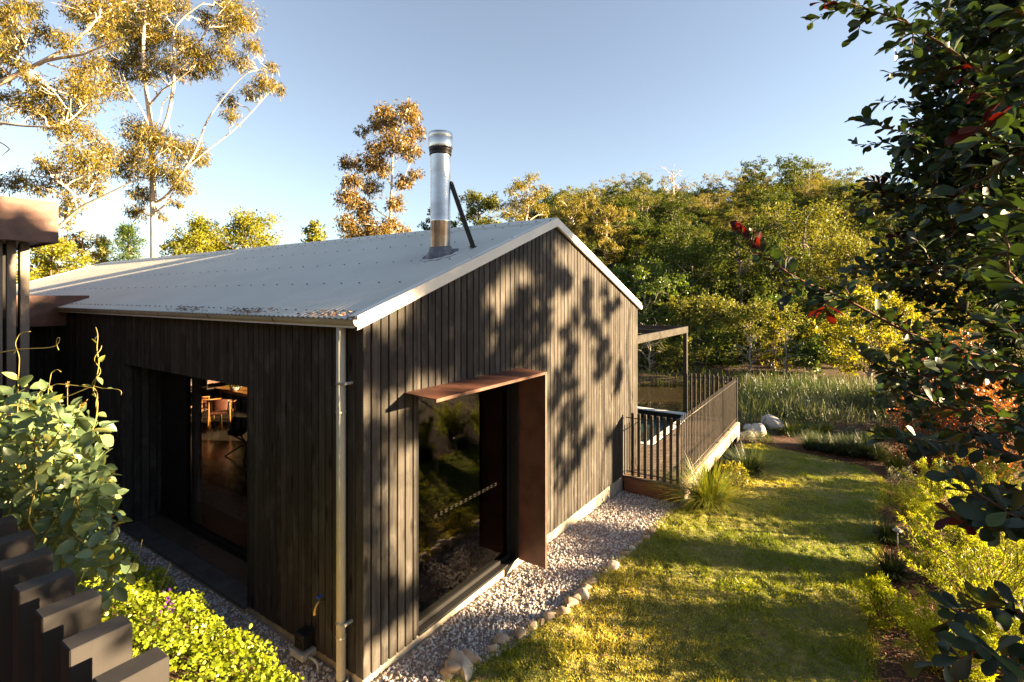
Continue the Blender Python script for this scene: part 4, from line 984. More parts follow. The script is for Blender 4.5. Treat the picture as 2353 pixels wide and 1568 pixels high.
# ---- reeds
mb = MB(); N = 30000; X_ = 12.5+rng.random(N)*14; Y_ = -13+rng.random(N)*16; f, r = fr(X_, Y_)
ok = (f > 15.6+.8*np.sin(r*1.3)) & (f < 24) & (Y_ < 1.3+.5*np.sin(X_*1.1)) & (r > .455*f) & (rng.random(N) < .45+.55*vnoise(X_, Y_, 1.4, 3)); X_ = X_[ok]; Y_ = Y_[ok]; f = f[ok]; n = len(X_)
hh = (.30+.30*rng.random(n)+.34*vnoise(X_, Y_, .8, 2))*np.clip((f-14.9)/2.2, .4, 1); p = np.stack([X_, Y_, zg(X_, Y_)-.03], 1)
d = rng.normal(size=(n, 3))*.30+np.array([.10, .06, 1.])
tone = np.clip(.6*vnoise(X_, Y_, .9, 6)+.7*(rng.random(n)-.2), 0, 1)
leaves(mb, p, d, hh*1.15, .016+.010*rng.random(n), T_BLADE, tone)
tag(mb.build('reeds', M['reed'], kind='stuff'), 'tall green and straw coloured reeds on the pond edge', 'reeds')
mb = MB(); N = 9000; X_ = 12+rng.random(N)*22; Y_ = -2+rng.random(N)*22; f, r = fr(X_, Y_); ok = (f > 24.0+.5*np.sin(r)) & (f < 27); X_ = X_[ok]; Y_ = Y_[ok]; n = len(X_)
p = np.stack([X_, Y_, np.maximum(zg(X_, Y_), -1.15)-.03], 1); leaves(mb, p, rng.normal(size=(n, 3))*.35+np.array([0, 0, 1.]), .25+.35*rng.random(n), .03, T_BLADE, rng.random(n)*.8)
tag(mb.build('bank_grass', M['tuftleaf'], kind='stuff'), 'rank green grass along the far bank of the pond', 'grass')
# ---- mulch
mb = MB(); N = 30000
uu = rng.random(N); i = (uu*(NL-2)).astype(int); q = Rc[i]; nrm_ = np.array([.45, -.9]); w_ = rng.random(N)**1.2*3.2
P2 = q[:, :2]+np.outer(w_, np.array(RT[:2]))+rng.normal(size=(N, 2))*.05; f, r = fr(P2[:, 0], P2[:, 1]); ok = (r > -1)
P2 = P2[ok]; n = len(P2); p = np.c_[P2, zg(P2[:, 0], P2[:, 1])+.008+.012*rng.random(n)]; d = rng.normal(size=(n, 3))*np.array([1, 1, .22])
leaves(mb, p, d, .02+.035*rng.random(n), .008+.008*rng.random(n), T_QUAD, rng.random(n), nrm=rng.normal(size=(n, 3))*.35+np.array([0, 0, 1.]), smooth=False)
tag(mb.build('bark_mulch', M['mulch'], kind='stuff'), 'red brown bark chip mulch in the bed beside the lawn', 'mulch')
# ---- feathery bushes in the right bed
fb = [(2255, 1440, .62, .75, 'lime green feathery bush, biggest and brightest beside the lawn foreground'), (2140, 1330, .40, .55, 'olive feathery bush left of the brightest lime bush, beside the mulch'), (2215, 1250, .55, .62, 'feathery bush with orange tips behind the olive one'),
      (2330, 1350, .55, .7, 'lime feathery bush under the dark glossy leaves at right'), (2090, 1200, .42, .45, 'rusty green feathery bush bordering the lawn bend'), (2150, 1150, .5, .5, 'soft green feathery bush farthest along the lawn border'), (2280, 1170, .6, .7, 'feathery bush half hidden behind the dark glossy branches'),
      (2150, 1540, .42, .42, 'low sparse feathery bush at the bottom edge beside mulch'), (2330, 1560, .55, .60, 'bright feathery bush in the bottom right corner'), (2030, 1440, .26, .30, 'thin feathery sprig leaning over the lawn edge')]
for k, (a, b, R, H, lb) in enumerate(fb):
    q = gp(a, b); feather_bush(q[0], q[1], R*1.2, H*1.15, lb, n=int(7500*R/.5), nst=int((60 if k not in (7, 9, 1) else 32)*R/.5), L=.042, W=.0075, group='feathery bushes in the right bed')
for a, b, lb in ((2050, 1330, 'dark green needle tuft on the mulch edge, near the lawn middle'), (2040, 1250, 'dark green needle tuft beside the spotlight')):
    q = gp(a, b); tuft('grass_tuft', q[0], q[1], lb, 'grass tuft', 'tuftdark', 620, .42, .006, .65, r=.10)
q = gp(2062, 1262); sl = empty('garden_light', q, 'small grey mushroom garden light among the right bed plants', 'light')
MB().tube([q, q+np.array([0, 0, .26])], .008, 8).build('stake', M['pvc'], sl)
MB().lathe([(.0, .29), (.03, .285), (.055, .262), (.057, .25), (.0, .255)], q, 16).build('shade', M['pvc'], sl)

rw = MB(); y_ = -.75
while y_ < 7.2:
    z_ = 0.
    for row in range(3):
        V, F = rock_tm(700+int(rng.integers(0, 40)), 2); sx = .15+.07*rng.random()
        rw.add(V*np.array([.11, sx, .15])+np.array([-.70-.03*row+rng.normal()*.012, y_+rng.normal()*.04+.1*(row % 2), .09+.165*row]), F, 0, True, rng.random())
    y_ += .27
tag(rw.build('stone_wall', M['rock']), 'low dark rubble stone retaining wall between the gravel strip and the ground cover bank', 'wall')
# ---- yellow green ground cover on the bank
mb = MB(); N = 34000
X_ = -.48-rng.random(N)**1.25*1.8; Y_ = -1.2+rng.random(N)*5.4; ok = (X_ < -.60-.05*np.sin(Y_*5)-.04*np.sin(Y_*13)+.05*rng.random(N)) & (rng.random(N) < np.clip(1.5-.2*Y_, .3, 1)); X_ = X_[ok]; Y_ = Y_[ok]; n = len(X_)
hgt = (.05+.16*vnoise(X_, Y_, 6, 3)+.10*vnoise(X_, Y_, 15, 8))
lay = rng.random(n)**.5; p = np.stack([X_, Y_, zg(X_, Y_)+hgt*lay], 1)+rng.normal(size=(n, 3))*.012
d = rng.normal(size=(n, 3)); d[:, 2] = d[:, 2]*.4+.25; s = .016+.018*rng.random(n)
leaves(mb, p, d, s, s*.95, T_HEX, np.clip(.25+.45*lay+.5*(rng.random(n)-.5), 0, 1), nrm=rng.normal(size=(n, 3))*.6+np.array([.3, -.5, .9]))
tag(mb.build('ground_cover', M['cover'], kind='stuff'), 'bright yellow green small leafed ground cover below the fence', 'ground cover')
fl_ = MB(); c = at(388, 1388, 3.05); p = c+rng.normal(size=(26, 3))*np.array([.012, .012, .035]); leaves(fl_, p, rng.normal(size=(26, 3)), .016, .014, T_HEX)
fo = fl_.build('violet_flower', M['purple']); tag(fo, 'small violet flower spike among the yellow green ground cover', 'flower')

# ---- climbing plant at left
vn = empty('climbing_vine', (-2.1, -.9, 1.4), 'grey green broad leafed climbing vine with twining shoots behind fence', 'vine')
lf = MB(); stm = MB(); zones = [(60, 960, 95, 70, 70), (150, 1010, 90, 80, 80), (40, 1080, 90, 110, 100), (150, 1110, 100, 95, 110), (215, 1120, 45, 85, 40), (60, 1210, 120, 90, 90), (180, 1230, 70, 80, 60), (150, 1300, 80, 70, 40), (215, 1330, 60, 70, 26), (10, 1020, 60, 90, 50), (80, 1150, 130, 120, 130), (240, 1180, 30, 70, 18), (250, 1290, 55, 50, 18)]
tipz = []
for (a, b, ra, rb, n) in zones:
    for k in range(int(n*2.3)):
        th_ = rng.random()*6.28; m = rng.random()**.5; s = 1.45+.75*rng.random() if a < 240 else 1.75+.5*rng.random()
        px, py = a+ra*m*math.cos(th_), b+rb*m*math.sin(th_); tipz.append(at(px, py, s))
P = np.array(tipz); n = len(P); d = rng.normal(size=(n, 3))*.8+np.array([.1, -.15, -.25]); Ls = .030+.040*rng.random(n)**1.3
leaves(lf, P, d, Ls, Ls*.55, T_LEAF, rng.random(n), nrm=rng.normal(size=(n, 3))*.55+np.array([-.1, -.55, .75])); 
root = np.array([-2.15, -.75, 1.38])
low = [k for k in range(n) if (P[k][2] < 3.3 and np.dot(P[k]-CAM, RT)/np.dot(P[k]-CAM, FW) < -.88)]
for k in rng.choice(low, 90, replace=False):
    b0 = P[k]-RT*(.04+.10*rng.random())+FW*rng.normal()*.05+np.array([0, 0, -.18-.2*rng.random()]); Zs_, _q = along_(limb(b0, P[k], 7, .06, .08), 12); stm.tube(Zs_, np.linspace(.0034, .0014, 12), 5, caps=False)
sp = MB()
for k in rng.choice(n, 70, replace=False):   # flower spikes
    L_ = .06+.06*rng.random(); dd = unit(np.array([rng.normal()*.4, rng.normal()*.4, 1.])); Pq = [P[k]+dd*L_*t for t in (0, .5, 1)]; stm.tube(Pq, .0014, 4)
    m = 16; t = .4+.6*rng.random(m); leaves(sp, P[k]+dd*L_*t[:, None], rng.normal(size=(m, 3))+dd, .010, .006, T_QUAD, rng.random(m)*.5+.5)
lf.build('foliage', M['vine'], vn); stm.build('stem', M['stem_green'], vn); sp.build('flower_spike', M['gum_brown'], vn)
TD = {}
def shoot(pix, s, r0=.0024, r1=.0012, hel=0.):
    Q = np.array([at(a, b, s) for a, b in pix]); d_ = np.r_[0, np.cumsum(np.linalg.norm(np.diff(Q, axis=0), axis=1))]; t = np.linspace(0, d_[-1], 40)
    Z_ = np.stack([np.interp(t, d_, Q[:, k]) for k in range(3)], 1)
    for _ in range(2): Z_[1:-1] = (Z_[:-2]+2*Z_[1:-1]+Z_[2:])/4
    if hel: Z_ = Z_+hel*np.stack([np.cos(t*75), np.sin(t*75), 0*t], 1)*np.clip((t-d_[-1]*.25)/.1, 0, 1)[:, None]
    o_ = MB().tube(Z_, np.linspace(r0, r1, 40), 5).build('tendril', M['stem_green'], vn); TD[len(TD)] = (o_, Z_); return Z_
S1 = shoot([(205, 1010), (222, 960), (225, 920), (212, 895), (222, 870), (228, 835), (222, 800), (226, 770), (220, 752)], 1.75, .003, .0013)
shoot([(205, 1010), (224, 950), (222, 915), (214, 890), (226, 860), (222, 820), (228, 795)], 1.75, .0022, .0012, .007)
S2 = shoot([(60, 960), (120, 925), (170, 905), (215, 886), (232, 893), (270, 894), (283, 900), (278, 908)], 1.75)
S3 = shoot([(70, 955), (90, 900), (130, 882), (190, 888), (215, 892)], 1.74, .0018)
S4 = shoot([(105, 960), (112, 890), (118, 856), (132, 848), (140, 855)], 1.72, .0018)
S5 = shoot([(-10, 812), (50, 802), (110, 800), (130, 795), (140, 780), (133, 772), (128, 788), (135, 805)], 1.7, .0018)
S6 = shoot([(40, 960), (42, 880), (45, 820), (34, 790), (45, 765), (70, 762)], 1.7, .0018)
S7 = shoot([(180, 1010), (210, 990), (250, 980), (262, 976)], 1.78, .0018)
S8 = shoot([(355, 1430), (362, 1370), (378, 1330), (392, 1290)], 2.1, .0018); S9 = shoot([(285, 1330), (320, 1270), (327, 1240)], 2.0, .0018)
for Sx, idx in ((S1, (4, 9, 14, 22, 27, 33, 36)), (S2, (3, 9, 16, 26, 34)), (S4, (10, 22)), (S6, (15, 28)), (S7, (8, 20)), (S8, (5, 14)), (S3, (12,))):
    k = len(idx); p = Sx[list(idx)]; Ls = np.linspace(.05, .022, k); tl = MB(); leaves(tl, p, rng.normal(size=(k, 3))*.8+np.array([0, 0, .2]), Ls, Ls*.5, T_LEAF, .6+.4*rng.random(k), nrm=rng.normal(size=(k, 3))*.6+np.array([0, -.5, .5])); tl.build('foliage', M['vine'], [o_ for o_, z_ in TD.values() if z_ is Sx][0])

# ================================================================== DARK GLOSSY SHRUB ON THE RIGHT
ly = empty('glossy_shrub', (2.0, -5.0, float(zg(2.0, -5.0))), 'dark glossy leafed shrub with red young leaves filling the right edge', 'shrub')
br_ = MB(); ll = MB(); lr = MB()
base = at(2760, 1640, 3.0); base[2] = zg(base[0], base[1])-.05
hub = [at(2700, 1250, 2.9), at(2640, 850, 2.9), at(2620, 500, 2.8), at(2650, 150, 2.8)]
br_.tube([base]+hub, [.045, .04, .035, .028, .018], 8, caps=False)
# main boughs (pixel path, distance) and their leafy length
boughs = [
 (1, [(2640, 850), (2480, 720), (2330, 640), (2230, 560), (2130, 470), (2010, 420)], 2.9), (1, [(2640, 850), (2420, 690), (2280, 640), (2140, 620), (2010, 560)], 2.8), (2, [(2620, 500), (2450, 420), (2300, 350), (2190, 320), (2090, 300)], 2.7),
 (2, [(2620, 500), (2420, 300), (2280, 180), (2190, 120), (2120, 70), (2010, 20), (1890, 5)], 2.2), (2, [(2620, 500), (2470, 380), (2330, 290), (2230, 220), (2120, 100)], 2.5), (3, [(2650, 150), (2480, 60), (2330, 0), (2200, -40)], 2.6),
 (1, [(2640, 850), (2450, 860), (2280, 850), (2120, 870), (2000, 850), (1960, 800)], 2.2), (1, [(2640, 850), (2400, 860), (2180, 800), (2060, 760), (1960, 690), (1840, 650), (1780, 615), (1740, 560), (1695, 530)], 2.3),
 (1, [(2640, 850), (2440, 760), (2300, 760), (2190, 700), (2090, 660)], 3.0), (0, [(2700, 1250), (2500, 1050), (2340, 960), (2210, 950), (2080, 900)], 2.4), (0, [(2700, 1250), (2480, 1080), (2310, 1040), (2150, 1010), (2040, 1010)], 1.9),
 (0, [(2700, 1250), (2500, 1180), (2340, 1130), (2220, 1110)], 1.8), (0, [(2700, 1250), (2480, 1200), (2370, 1180), (2290, 1200)], 1.7), (2, [(2620, 500), (2480, 500), (2350, 460), (2240, 420), (2150, 400)], 3.1), (1, [(2640, 850), (2500, 640), (2380, 540), (2230, 480), (2110, 400)], 3.1),
 (1, [(2640, 850), (2480, 800), (2370, 700), (2230, 640), (2080, 560)], 3.3), (2, [(2620, 500), (2500, 300), (2420, 150), (2330, 60), (2250, -20)], 2.9), (0, [(2700, 1250), (2560, 1450), (2400, 1430), (2300, 1390), (2230, 1400), (2180, 1425)], 1.75), (0, [(2700, 1250), (2600, 1560), (2420, 1560), (2300, 1520), (2250, 1480)], 1.5),
 (0, [(2700, 1250), (2480, 950), (2340, 880), (2200, 830), (2090, 800)], 2.8), (2, [(2620, 500), (2520, 200), (2400, 100), (2280, 110), (2180, 60)], 3.2), (0, [(2700, 1250), (2560, 1500), (2440, 1500), (2390, 1500)], 1.3), (2, [(2620, 500), (2480, 330), (2340, 240), (2230, 260), (2140, 240)], 2.9), (2, [(2620, 500), (2500, 400), (2380, 380), (2260, 340), (2130, 340)], 2.5), (3, [(2650, 150), (2500, 130), (2360, 170), (2250, 160), (2150, 170)], 2.4), (3, [(2650, 150), (2480, 10), (2350, 50), (2240, 30)], 3.1), (1, [(2640, 850), (2480, 640), (2330, 520), (2200, 520), (2060, 490)], 3.2), (1, [(2640, 850), (2560, 900), (2450, 950), (2300, 1000), (2190, 1000), (2100, 960)], 3.0), (2, [(2620, 500), (2500, 560), (2400, 500), (2310, 470), (2255, 480)], 1.2), (2, [(2620, 500), (2500, 330), (2380, 340), (2290, 330), (2255, 290)], 1.25), (3, [(2650, 150), (2480, 150), (2380, 200), (2300, 190)], 1.3), (1, [(2640, 850), (2500, 760), (2400, 690), (2330, 640)], 1.15), (3, [(2650, 150), (2500, 30), (2390, 60), (2330, 20)], 1.25), (3, [(2650, 150), (2500, -20), (2400, 0), (2300, 60), (2210, 90)], 2.6), (3, [(2650, 150), (2520, 80), (2440, 140), (2340, 220), (2270, 300)], 2.7), (2, [(2620, 500), (2500, 420), (2400, 260), (2350, 120)], 2.8)]
def along(Q, k):
    d_ = np.r_[0, np.cumsum(np.linalg.norm(np.diff(Q, axis=0), axis=1))]; t = np.linspace(0, d_[-1], k); Z_ = np.stack([np.interp(t, d_, Q[:, i]) for i in range(3)], 1)
    for _ in range(2): Z_[1:-1] = (Z_[:-2]+2*Z_[1:-1]+Z_[2:])/4
    return Z_, d_[-1]
def twig_leaves(Zt, Lleaf, tipred=0., step=.030, both=True):
    d_ = np.r_[0, np.cumsum(np.linalg.norm(np.diff(Zt, axis=0), axis=1))]; n = max(3, int(d_[-1]/step)); t = np.linspace(d_[-1]*.12, d_[-1], n)
    p = np.stack([np.interp(t, d_, Zt[:, i]) for i in range(3)], 1); ax = unit(np.gradient(p, axis=0))
    for s in (-1, 1):
        sd_ = unit(np.cross(ax, rng.normal(size=(n, 3))*.5+np.array([0, 0, 1.])))*s
        d = ax*.55+sd_*.85+rng.normal(size=(n, 3))*.28; ls = Lleaf*(.75+.5*rng.random(n))
        red = (t > d_[-1]*(1-tipred))
        nm = rng.normal(size=(n, 3))*.45+np.array([-.25, -.1, .9])
        if (~red).any(): leaves(ll, p[~red], d[~red], ls[~red], ls[~red]*.52, T_OBOV, rng.random((~red).sum()), nrm=nm[~red])
        if red.any(): leaves(lr, p[red], d[red], ls[red]*1.05, ls[red]*.5, T_OBOV, rng.random(red.sum()), nrm=nm[red])
for bi, (h, pix, s) in enumerate(boughs):
    near_ = bi in (9, 10, 11, 12, 17, 18, 21) or 28 <= bi <= 32
    if near_ and bi < 28: s = {9: 2.1, 10: 1.75, 11: 1.35, 12: 1.2, 17: 1.5, 18: 1.2, 21: 1.15}[bi]
    Q = np.array([hub[h] if not near_ else at(2720, 1230 if bi < 28 else pix[1][1]+40, s*1.25)]+[at(a, b, s+.06*math.sin(i*2.1+bi)) for i, (a, b) in enumerate(pix[1:])]); Zb, LB = along(Q, 26)
    br_.tube(Zb, np.linspace(.016 if not near_ else .007, .0022, 26), 6, caps=False)
    single = bi in (7,); thin = near_ or bi == 3
    twig_leaves(Zb[12:], .068 if s < 2.5 else .066, .10 if (single or bi in (3, 0, 2, 29)) else 0., .024)
    nt_ = 10 if single else (3 if bi in (17, 18, 21) else 9 if bi >= 28 else 10) if thin else 29
    if np.mean([q[1] for q in pix[1:]]) > 770 and not near_ and not single: nt_ = int(nt_*.45)+7
    for k in range(nt_):
        low_ = np.mean([q[1] for q in pix[1:]]) > 770 and not near_ and k >= nt_-7
        i = int((.15+.42*rng.random())*25) if low_ else int((.22+.76*rng.random()**.8)*25) if not single else int((.5+.48*rng.random())*25); p0 = Zb[i]; ax = unit(Zb[min(25, i+1)]-Zb[max(0, i-1)])
        Lt = (.16+.20*rng.random())*(.5 if single or thin else 1.15); e_ = p0+unit(ax*.7+rng.normal(size=3)*.7+np.array([0, 0, .12]))*Lt
        Zt = limb(p0, e_, 7, .04); br_.tube(Zt, np.linspace(.0036, .0014, 7), 4, caps=False)
        twig_leaves(Zt, (.052 if near_ else .062)+.014*rng.random(), .28 if rng.random() < (.3 if single else .032) else 0., .028)
# leafy boughs added to the shrub outside the right edge to shade the fence
for k in range(34):
    f_o = .80+.85*random.random(); c = CAM*np.array([1, 1, 0])+FW*f_o+RT*(2.05+.35*random.random())+np.array([0, 0, 2.92+.5*random.random()])
    Zt = limb(c+RT*.8+np.array([0, 0, -.5]), c, 8, .04); br_.tube(Zt, np.linspace(.006, .002, 8), 4, caps=False)
    for q in range(5): twig_leaves(limb(Zt[6], c+rng.normal(size=3)*.13, 6, .05), .062, 0., .026)
for k in range(44):
    f_o, r_o, z_o = (.75+1.5*random.random() if k < 4 else .8+.65*random.random()), 2.35+.9*random.random(), (2.3+1.35*random.random() if k < 4 else 2.75+.75*random.random())
    if r_o < 1.02*f_o+.35: continue
    c = CAM*np.array([1, 1, 0])+FW*f_o+RT*r_o+np.array([0, 0, z_o]); Zt = limb(hub[min(3, k % 4)], c, 10, .04); br_.tube(Zt, np.linspace(.006, .002, 10), 4, caps=False)
    for q in range(5):
        e_ = c+rng.normal(size=3)*.14; twig_leaves(limb(Zt[7], e_, 6, .05), .06, 0., .03)
br_.build('trunk', M['stem_red'], ly); ll.build('crown', M['lilly'], ly); lr.build('young_foliage', M['lilly_red'], ly)

# ================================================================== GUM TREES BEHIND THE ROOF
def traced_tree(name, label, cat, s, paths, clumps, k, ox, oy, leafm, barkm, dens=1600, L=.22, W=.043, depth=1.6, droop=.9, sprig=12):
    """limbs and leaf masses of one large tree; each limb gets its own depth round the trunk"""
    cv = lambda a, b, ds=0.: at(ox+a*k, oy+b*k, s+ds)
    b0 = cv(*paths[0][0][0]); b0 = np.array([b0[0], b0[1], float(zg(b0[0], b0[1]))-.1])
    e = empty(name, b0, label, cat); tk = MB(); cr = MB(); nodes = []
    for i, (pp, r0, r1) in enumerate(paths):
        ds0 = 0. if i == 0 else (rng.random()-.5)*2*depth
        Q = np.array([cv(a, b, ds0*(j/max(1, len(pp)-1))) for j, (a, b) in enumerate(pp)])
        if i == 0: Q = np.vstack([b0, Q])
        Zq, Lq = along(Q, 26); tk.tube(Zq, np.linspace(r0, r1, 26), 8, caps=False); nodes.append(Zq[8:] if i == 0 else Zq[3:])
    nodes = np.concatenate(nodes); cs = []; rs = []
    for (a, b, r) in clumps:
        ds = (rng.random()-.5)*2*depth; c = cv(a, b, ds); R = r*k/FOC*s*1.04; cs.append(c); rs.append(R)
        below = nodes[:, 2] < c[2]+.3; cand = nodes[below] if below.any() else nodes
        j = np.argmin(np.linalg.norm(cand-c, axis=1)+1.0*np.abs(cand[:, 2]-c[2]+1.0)); st = cand[j]
        P = limb(st, c, 7, .05, .05); tk.tube(P, np.linspace(.035, .010, 7), 5, caps=False)
        for q in range(4):
            e2 = c+rng.normal(size=3)*R*.6; tk.tube(limb(P[3+q % 3], e2, 4, .06), [.012, .010, .007, .004], 4, caps=False)
    rs = np.array(rs); clump_leaves(cr, cs, rs, dens*(rs/1.)**2, L, W, droop, T_QUAD, .85, sprig, .30, out=.30)
    tk.build('trunk', M[barkm], e); cr.build('crown', M[leafm], e); return e
K1 = .5041
traced_tree('gum_tree', 'tall white trunked gum tree rising behind the middle of the roof', 'tree', 27,
 [([(703, 1190), (702, 1060), (700, 930), (695, 800), (694, 700), (690, 620), (680, 480), (660, 400), (650, 250), (655, 100), (672, -20)], .25, .06),
  ([(694, 640), (745, 600), (775, 500), (790, 400), (797, 280), (782, 150), (830, 80), (930, 10)], .11, .03), ([(798, 260), (850, 230), (910, 200), (950, 120), (1000, 60), (1060, -10)], .07, .025),
  ([(700, 930), (760, 900), (850, 760), (895, 690), (940, 550), (1000, 470), (1080, 370), (1130, 330)], .07, .02), ([(850, 770), (940, 690), (1060, 600), (1150, 510), (1210, 440), (1265, 385)], .045, .012),
  ([(702, 975), (760, 930), (830, 800)], .06, .02), ([(692, 600), (640, 490), (590, 420), (560, 340)], .06, .02), ([(693, 820), (640, 810), (590, 840)], .04, .015), ([(780, 400), (720, 340), (690, 250)], .05, .02), ([(695, 600), (730, 540), (740, 470), (790, 420)], .04, .02), ([(680, 480), (740, 410), (790, 380), (880, 310)], .05, .02)],
 [(1100, 80, 75), (1040, 40, 60), (1150, 215, 42), (1020, 130, 62), (940, 90, 50), (890, 250, 70), (960, 300, 58), (1090, 280, 48), (840, 190, 60), (740, 130, 70), (700, 180, 60), (620, 250, 80), (750, 290, 70), (680, 350, 45), (560, 300, 80), (520, 400, 60), (600, 50, 100), (520, 120, 80), (700, 20, 70), (800, 20, 60), (1250, 300, 26), (1200, 370, 52), (1270, 400, 32), (1140, 420, 40), (1050, 460, 42), (1060, 530, 36), (830, 330, 40),
  (640, 600, 80), (720, 640, 78), (850, 690, 72), (905, 720, 46), (780, 780, 66), (680, 760, 58), (830, 850, 48), (640, 880, 56), (560, 760, 66), (620, 960, 46), (735, 990, 26), (600, 700, 58), (800, 930, 26), (640, 150, 80), (900, 330, 36), (1010, 210, 50)], K1, 0, 0, 'gum_leaf', 'bark_white')
traced_tree('gum_tree', 'broad leaning gum tree spreading over the pavilion at upper left', 'tree', 22,
 [([(-420, 1500), (-400, 1000), (-330, 650), (-200, 470), (0, 380), (200, 280), (350, 200), (440, 90)], .30, .05), ([(200, 280), (290, 262), (380, 250), (520, 190), (600, 165)], .07, .02), ([(-330, 640), (-150, 590), (0, 560), (100, 575), (250, 580)], .09, .03), ([(-400, 1050), (-120, 1120), (130, 1120), (270, 1040), (350, 950), (480, 890), (600, 830)], .14, .025),
  ([(-330, 650), (-200, 300), (-60, 120), (40, 20)], .12, .04), ([(215, 290), (300, 320), (340, 330)], .04, .015), ([(250, 580), (330, 540), (400, 470)], .03, .015), ([(350, 950), (330, 880), (230, 800)], .04, .015), ([(-20, 640), (20, 660), (45, 680), (10, 710)], .03, .012), ([(20, 380), (60, 300), (110, 220)], .05, .02), ([(100, 335), (140, 430), (210, 500)], .045, .02)],
 [(430, 760, 70), (350, 700, 70), (480, 680, 70), (300, 820, 80), (220, 760, 56), (180, 850, 46), (440, 850, 56), (330, 920, 48), (50, 830, 46), (100, 800, 38), (270, 590, 56), (380, 590, 56), (300, 500, 80), (400, 440, 80), (200, 520, 70), (130, 480, 56), (340, 380, 70), (200, 420, 64), (50, 440, 46), (20, 340, 40), (150, 360, 36), (420, 300, 76), (300, 190, 56), (200, 150, 56), (90, 190, 56), (40, 120, 66), (50, 40, 76), (150, 40, 50), (350, 30, 66), (420, 110, 60), (500, 180, 66), (30, 250, 46), (90, 290, 32), (470, 40, 80), (300, 970, 40), (-60, 200, 90), (-80, 500, 80)], K1, 0, 0, 'gum_leaf', 'bark_white', L=.20)
traced_tree('gum_tree', 'slender rusty brown leafed gum tree left of the chimney flue', 'tree', 38,
 [([(228, 1120), (230, 1000), (236, 850), (240, 690), (262, 600), (310, 500)], .17, .03), ([(236, 850), (180, 740), (110, 690), (60, 740)], .06, .02), ([(238, 900), (290, 820), (330, 720)], .05, .02), ([(230, 1000), (140, 940), (60, 900)], .06, .02), ([(240, 690), (210, 620), (220, 540)], .05, .02), ([(232, 1030), (290, 1000)], .03, .015)],
 [(310, 500, 52), (225, 545, 66), (345, 600, 44), (160, 570, 38), (100, 600, 26), (250, 640, 62), (320, 690, 46), (120, 740, 54), (40, 740, 42), (190, 760, 50), (290, 830, 44), (60, 820, 46), (150, 850, 46), (40, 900, 54), (100, 950, 58), (250, 930, 44), (30, 1010, 46), (130, 1030, 58), (230, 1030, 50), (290, 1050, 30), (345, 790, 30), (330, 540, 38), (180, 680, 50), (190, 500, 32), (60, 1080, 60), (200, 1080, 60)], K1, 781, 0, 'gum_brown', 'bark_white', dens=900, L=.27, W=.085, depth=1.4)

# ================================================================== GENERIC TREES
PR = {}
PR['gum'] = Proto(gen_tree('gum_tree', 11, 12, 3.4, .42, 12, .20, 'for_olive', 'bark_white', 5200, .30, .10, .7, 'gum', clump=.215, label='olive crowned gum tree'))
PR['gumpale'] = Proto(gen_tree('gum_tree', 12, 13, 3.6, .45, 12, .22, 'for_pale', 'bark_white', 5000, .30, .10, .7, 'gum', clump=.215, label='pale crowned gum tree'))
PR['round'] = Proto(gen_tree('forest_tree', 13, 10, 3.6, .22, 15, .20, 'for_dark', 'bark_grey', 6000, .32, .14, .3, 'round', clump=.235, label='dark round tree'))
PR['olive'] = Proto(gen_tree('forest_tree', 14, 10, 3.2, .20, 15, .18, 'for_olive', 'bark_grey', 5600, .30, .13, .4, 'round', clump=.225, label='olive tree'))
PR['tall'] = Proto(gen_tree('forest_tree', 15, 13, 2.8, .25, 17, .20, 'for_dark', 'bark_grey', 5600, .32, .13, .4, 'gum', clump=.24, label='tall tree'))
hill_lab = {'gum': 'olive crowned gum tree in the forest on the hillside', 'gumpale': 'pale golden crowned gum tree in the forest on the hillside', 'round': 'dark green round crowned tree in the forest on the hillside', 'olive': 'olive green bushy tree in the forest on the hillside', 'tall': 'tall dark narrow tree in the forest on the hillside'}
hr = random.Random(5); cand = []; cnt = 0
f_ = 44.
while f_ < 128:
    step = 2.7+.018*(f_-44)
    r_ = -.03*f_+hr.random()*step
    while r_ < 1.08*f_:
        cand.append((f_+hr.uniform(-.45, .45)*step, r_+hr.uniform(-.4, .4)*step)); r_ += step
    f_ += step*1.05
vis = [c for c in cand if c[1]/c[0] < .84]
far_cut = sorted(c[0] for c in vis)[min(len(vis)-1, 292)]
parts_far = {k: [] for k in PR}
for f2, r2 in cand:
    p = CAM+FW*f2+RT*r2; q = (f2-46)/78
    kind = hr.choices(['gum', 'gumpale', 'round', 'olive', 'tall'], [.5+2.6*q*q, .15+2.4*q*q, 2.6-2.0*q, 1.6, 2.0-.6*q])[0]  # darker kinds low, paler kinds high: slope shade and sunlit ridge put into colour
    sc = hr.uniform(.44, .68) if hr.random() < .86 else hr.uniform(.68, .90)
    if r2/f2 < .20: sc *= .85
    if f2 < 60: sc *= .85
    if f2 <= far_cut and r2/f2 < .84: PR[kind].put(p[0], p[1], hr.random()*6.28, (sc*1.15, sc*1.15, sc), hill_lab[kind], 'forest trees on the hillside'); cnt += 1
    else: parts_far[kind].append((p[0], p[1], float(zg(p[0], p[1]))-.05, hr.random()*6.28, sc))
mb = MB(); FM = ['for_olive', 'for_pale', 'for_dark', 'for_olive', 'for_dark', 'bark_white', 'bark_grey']
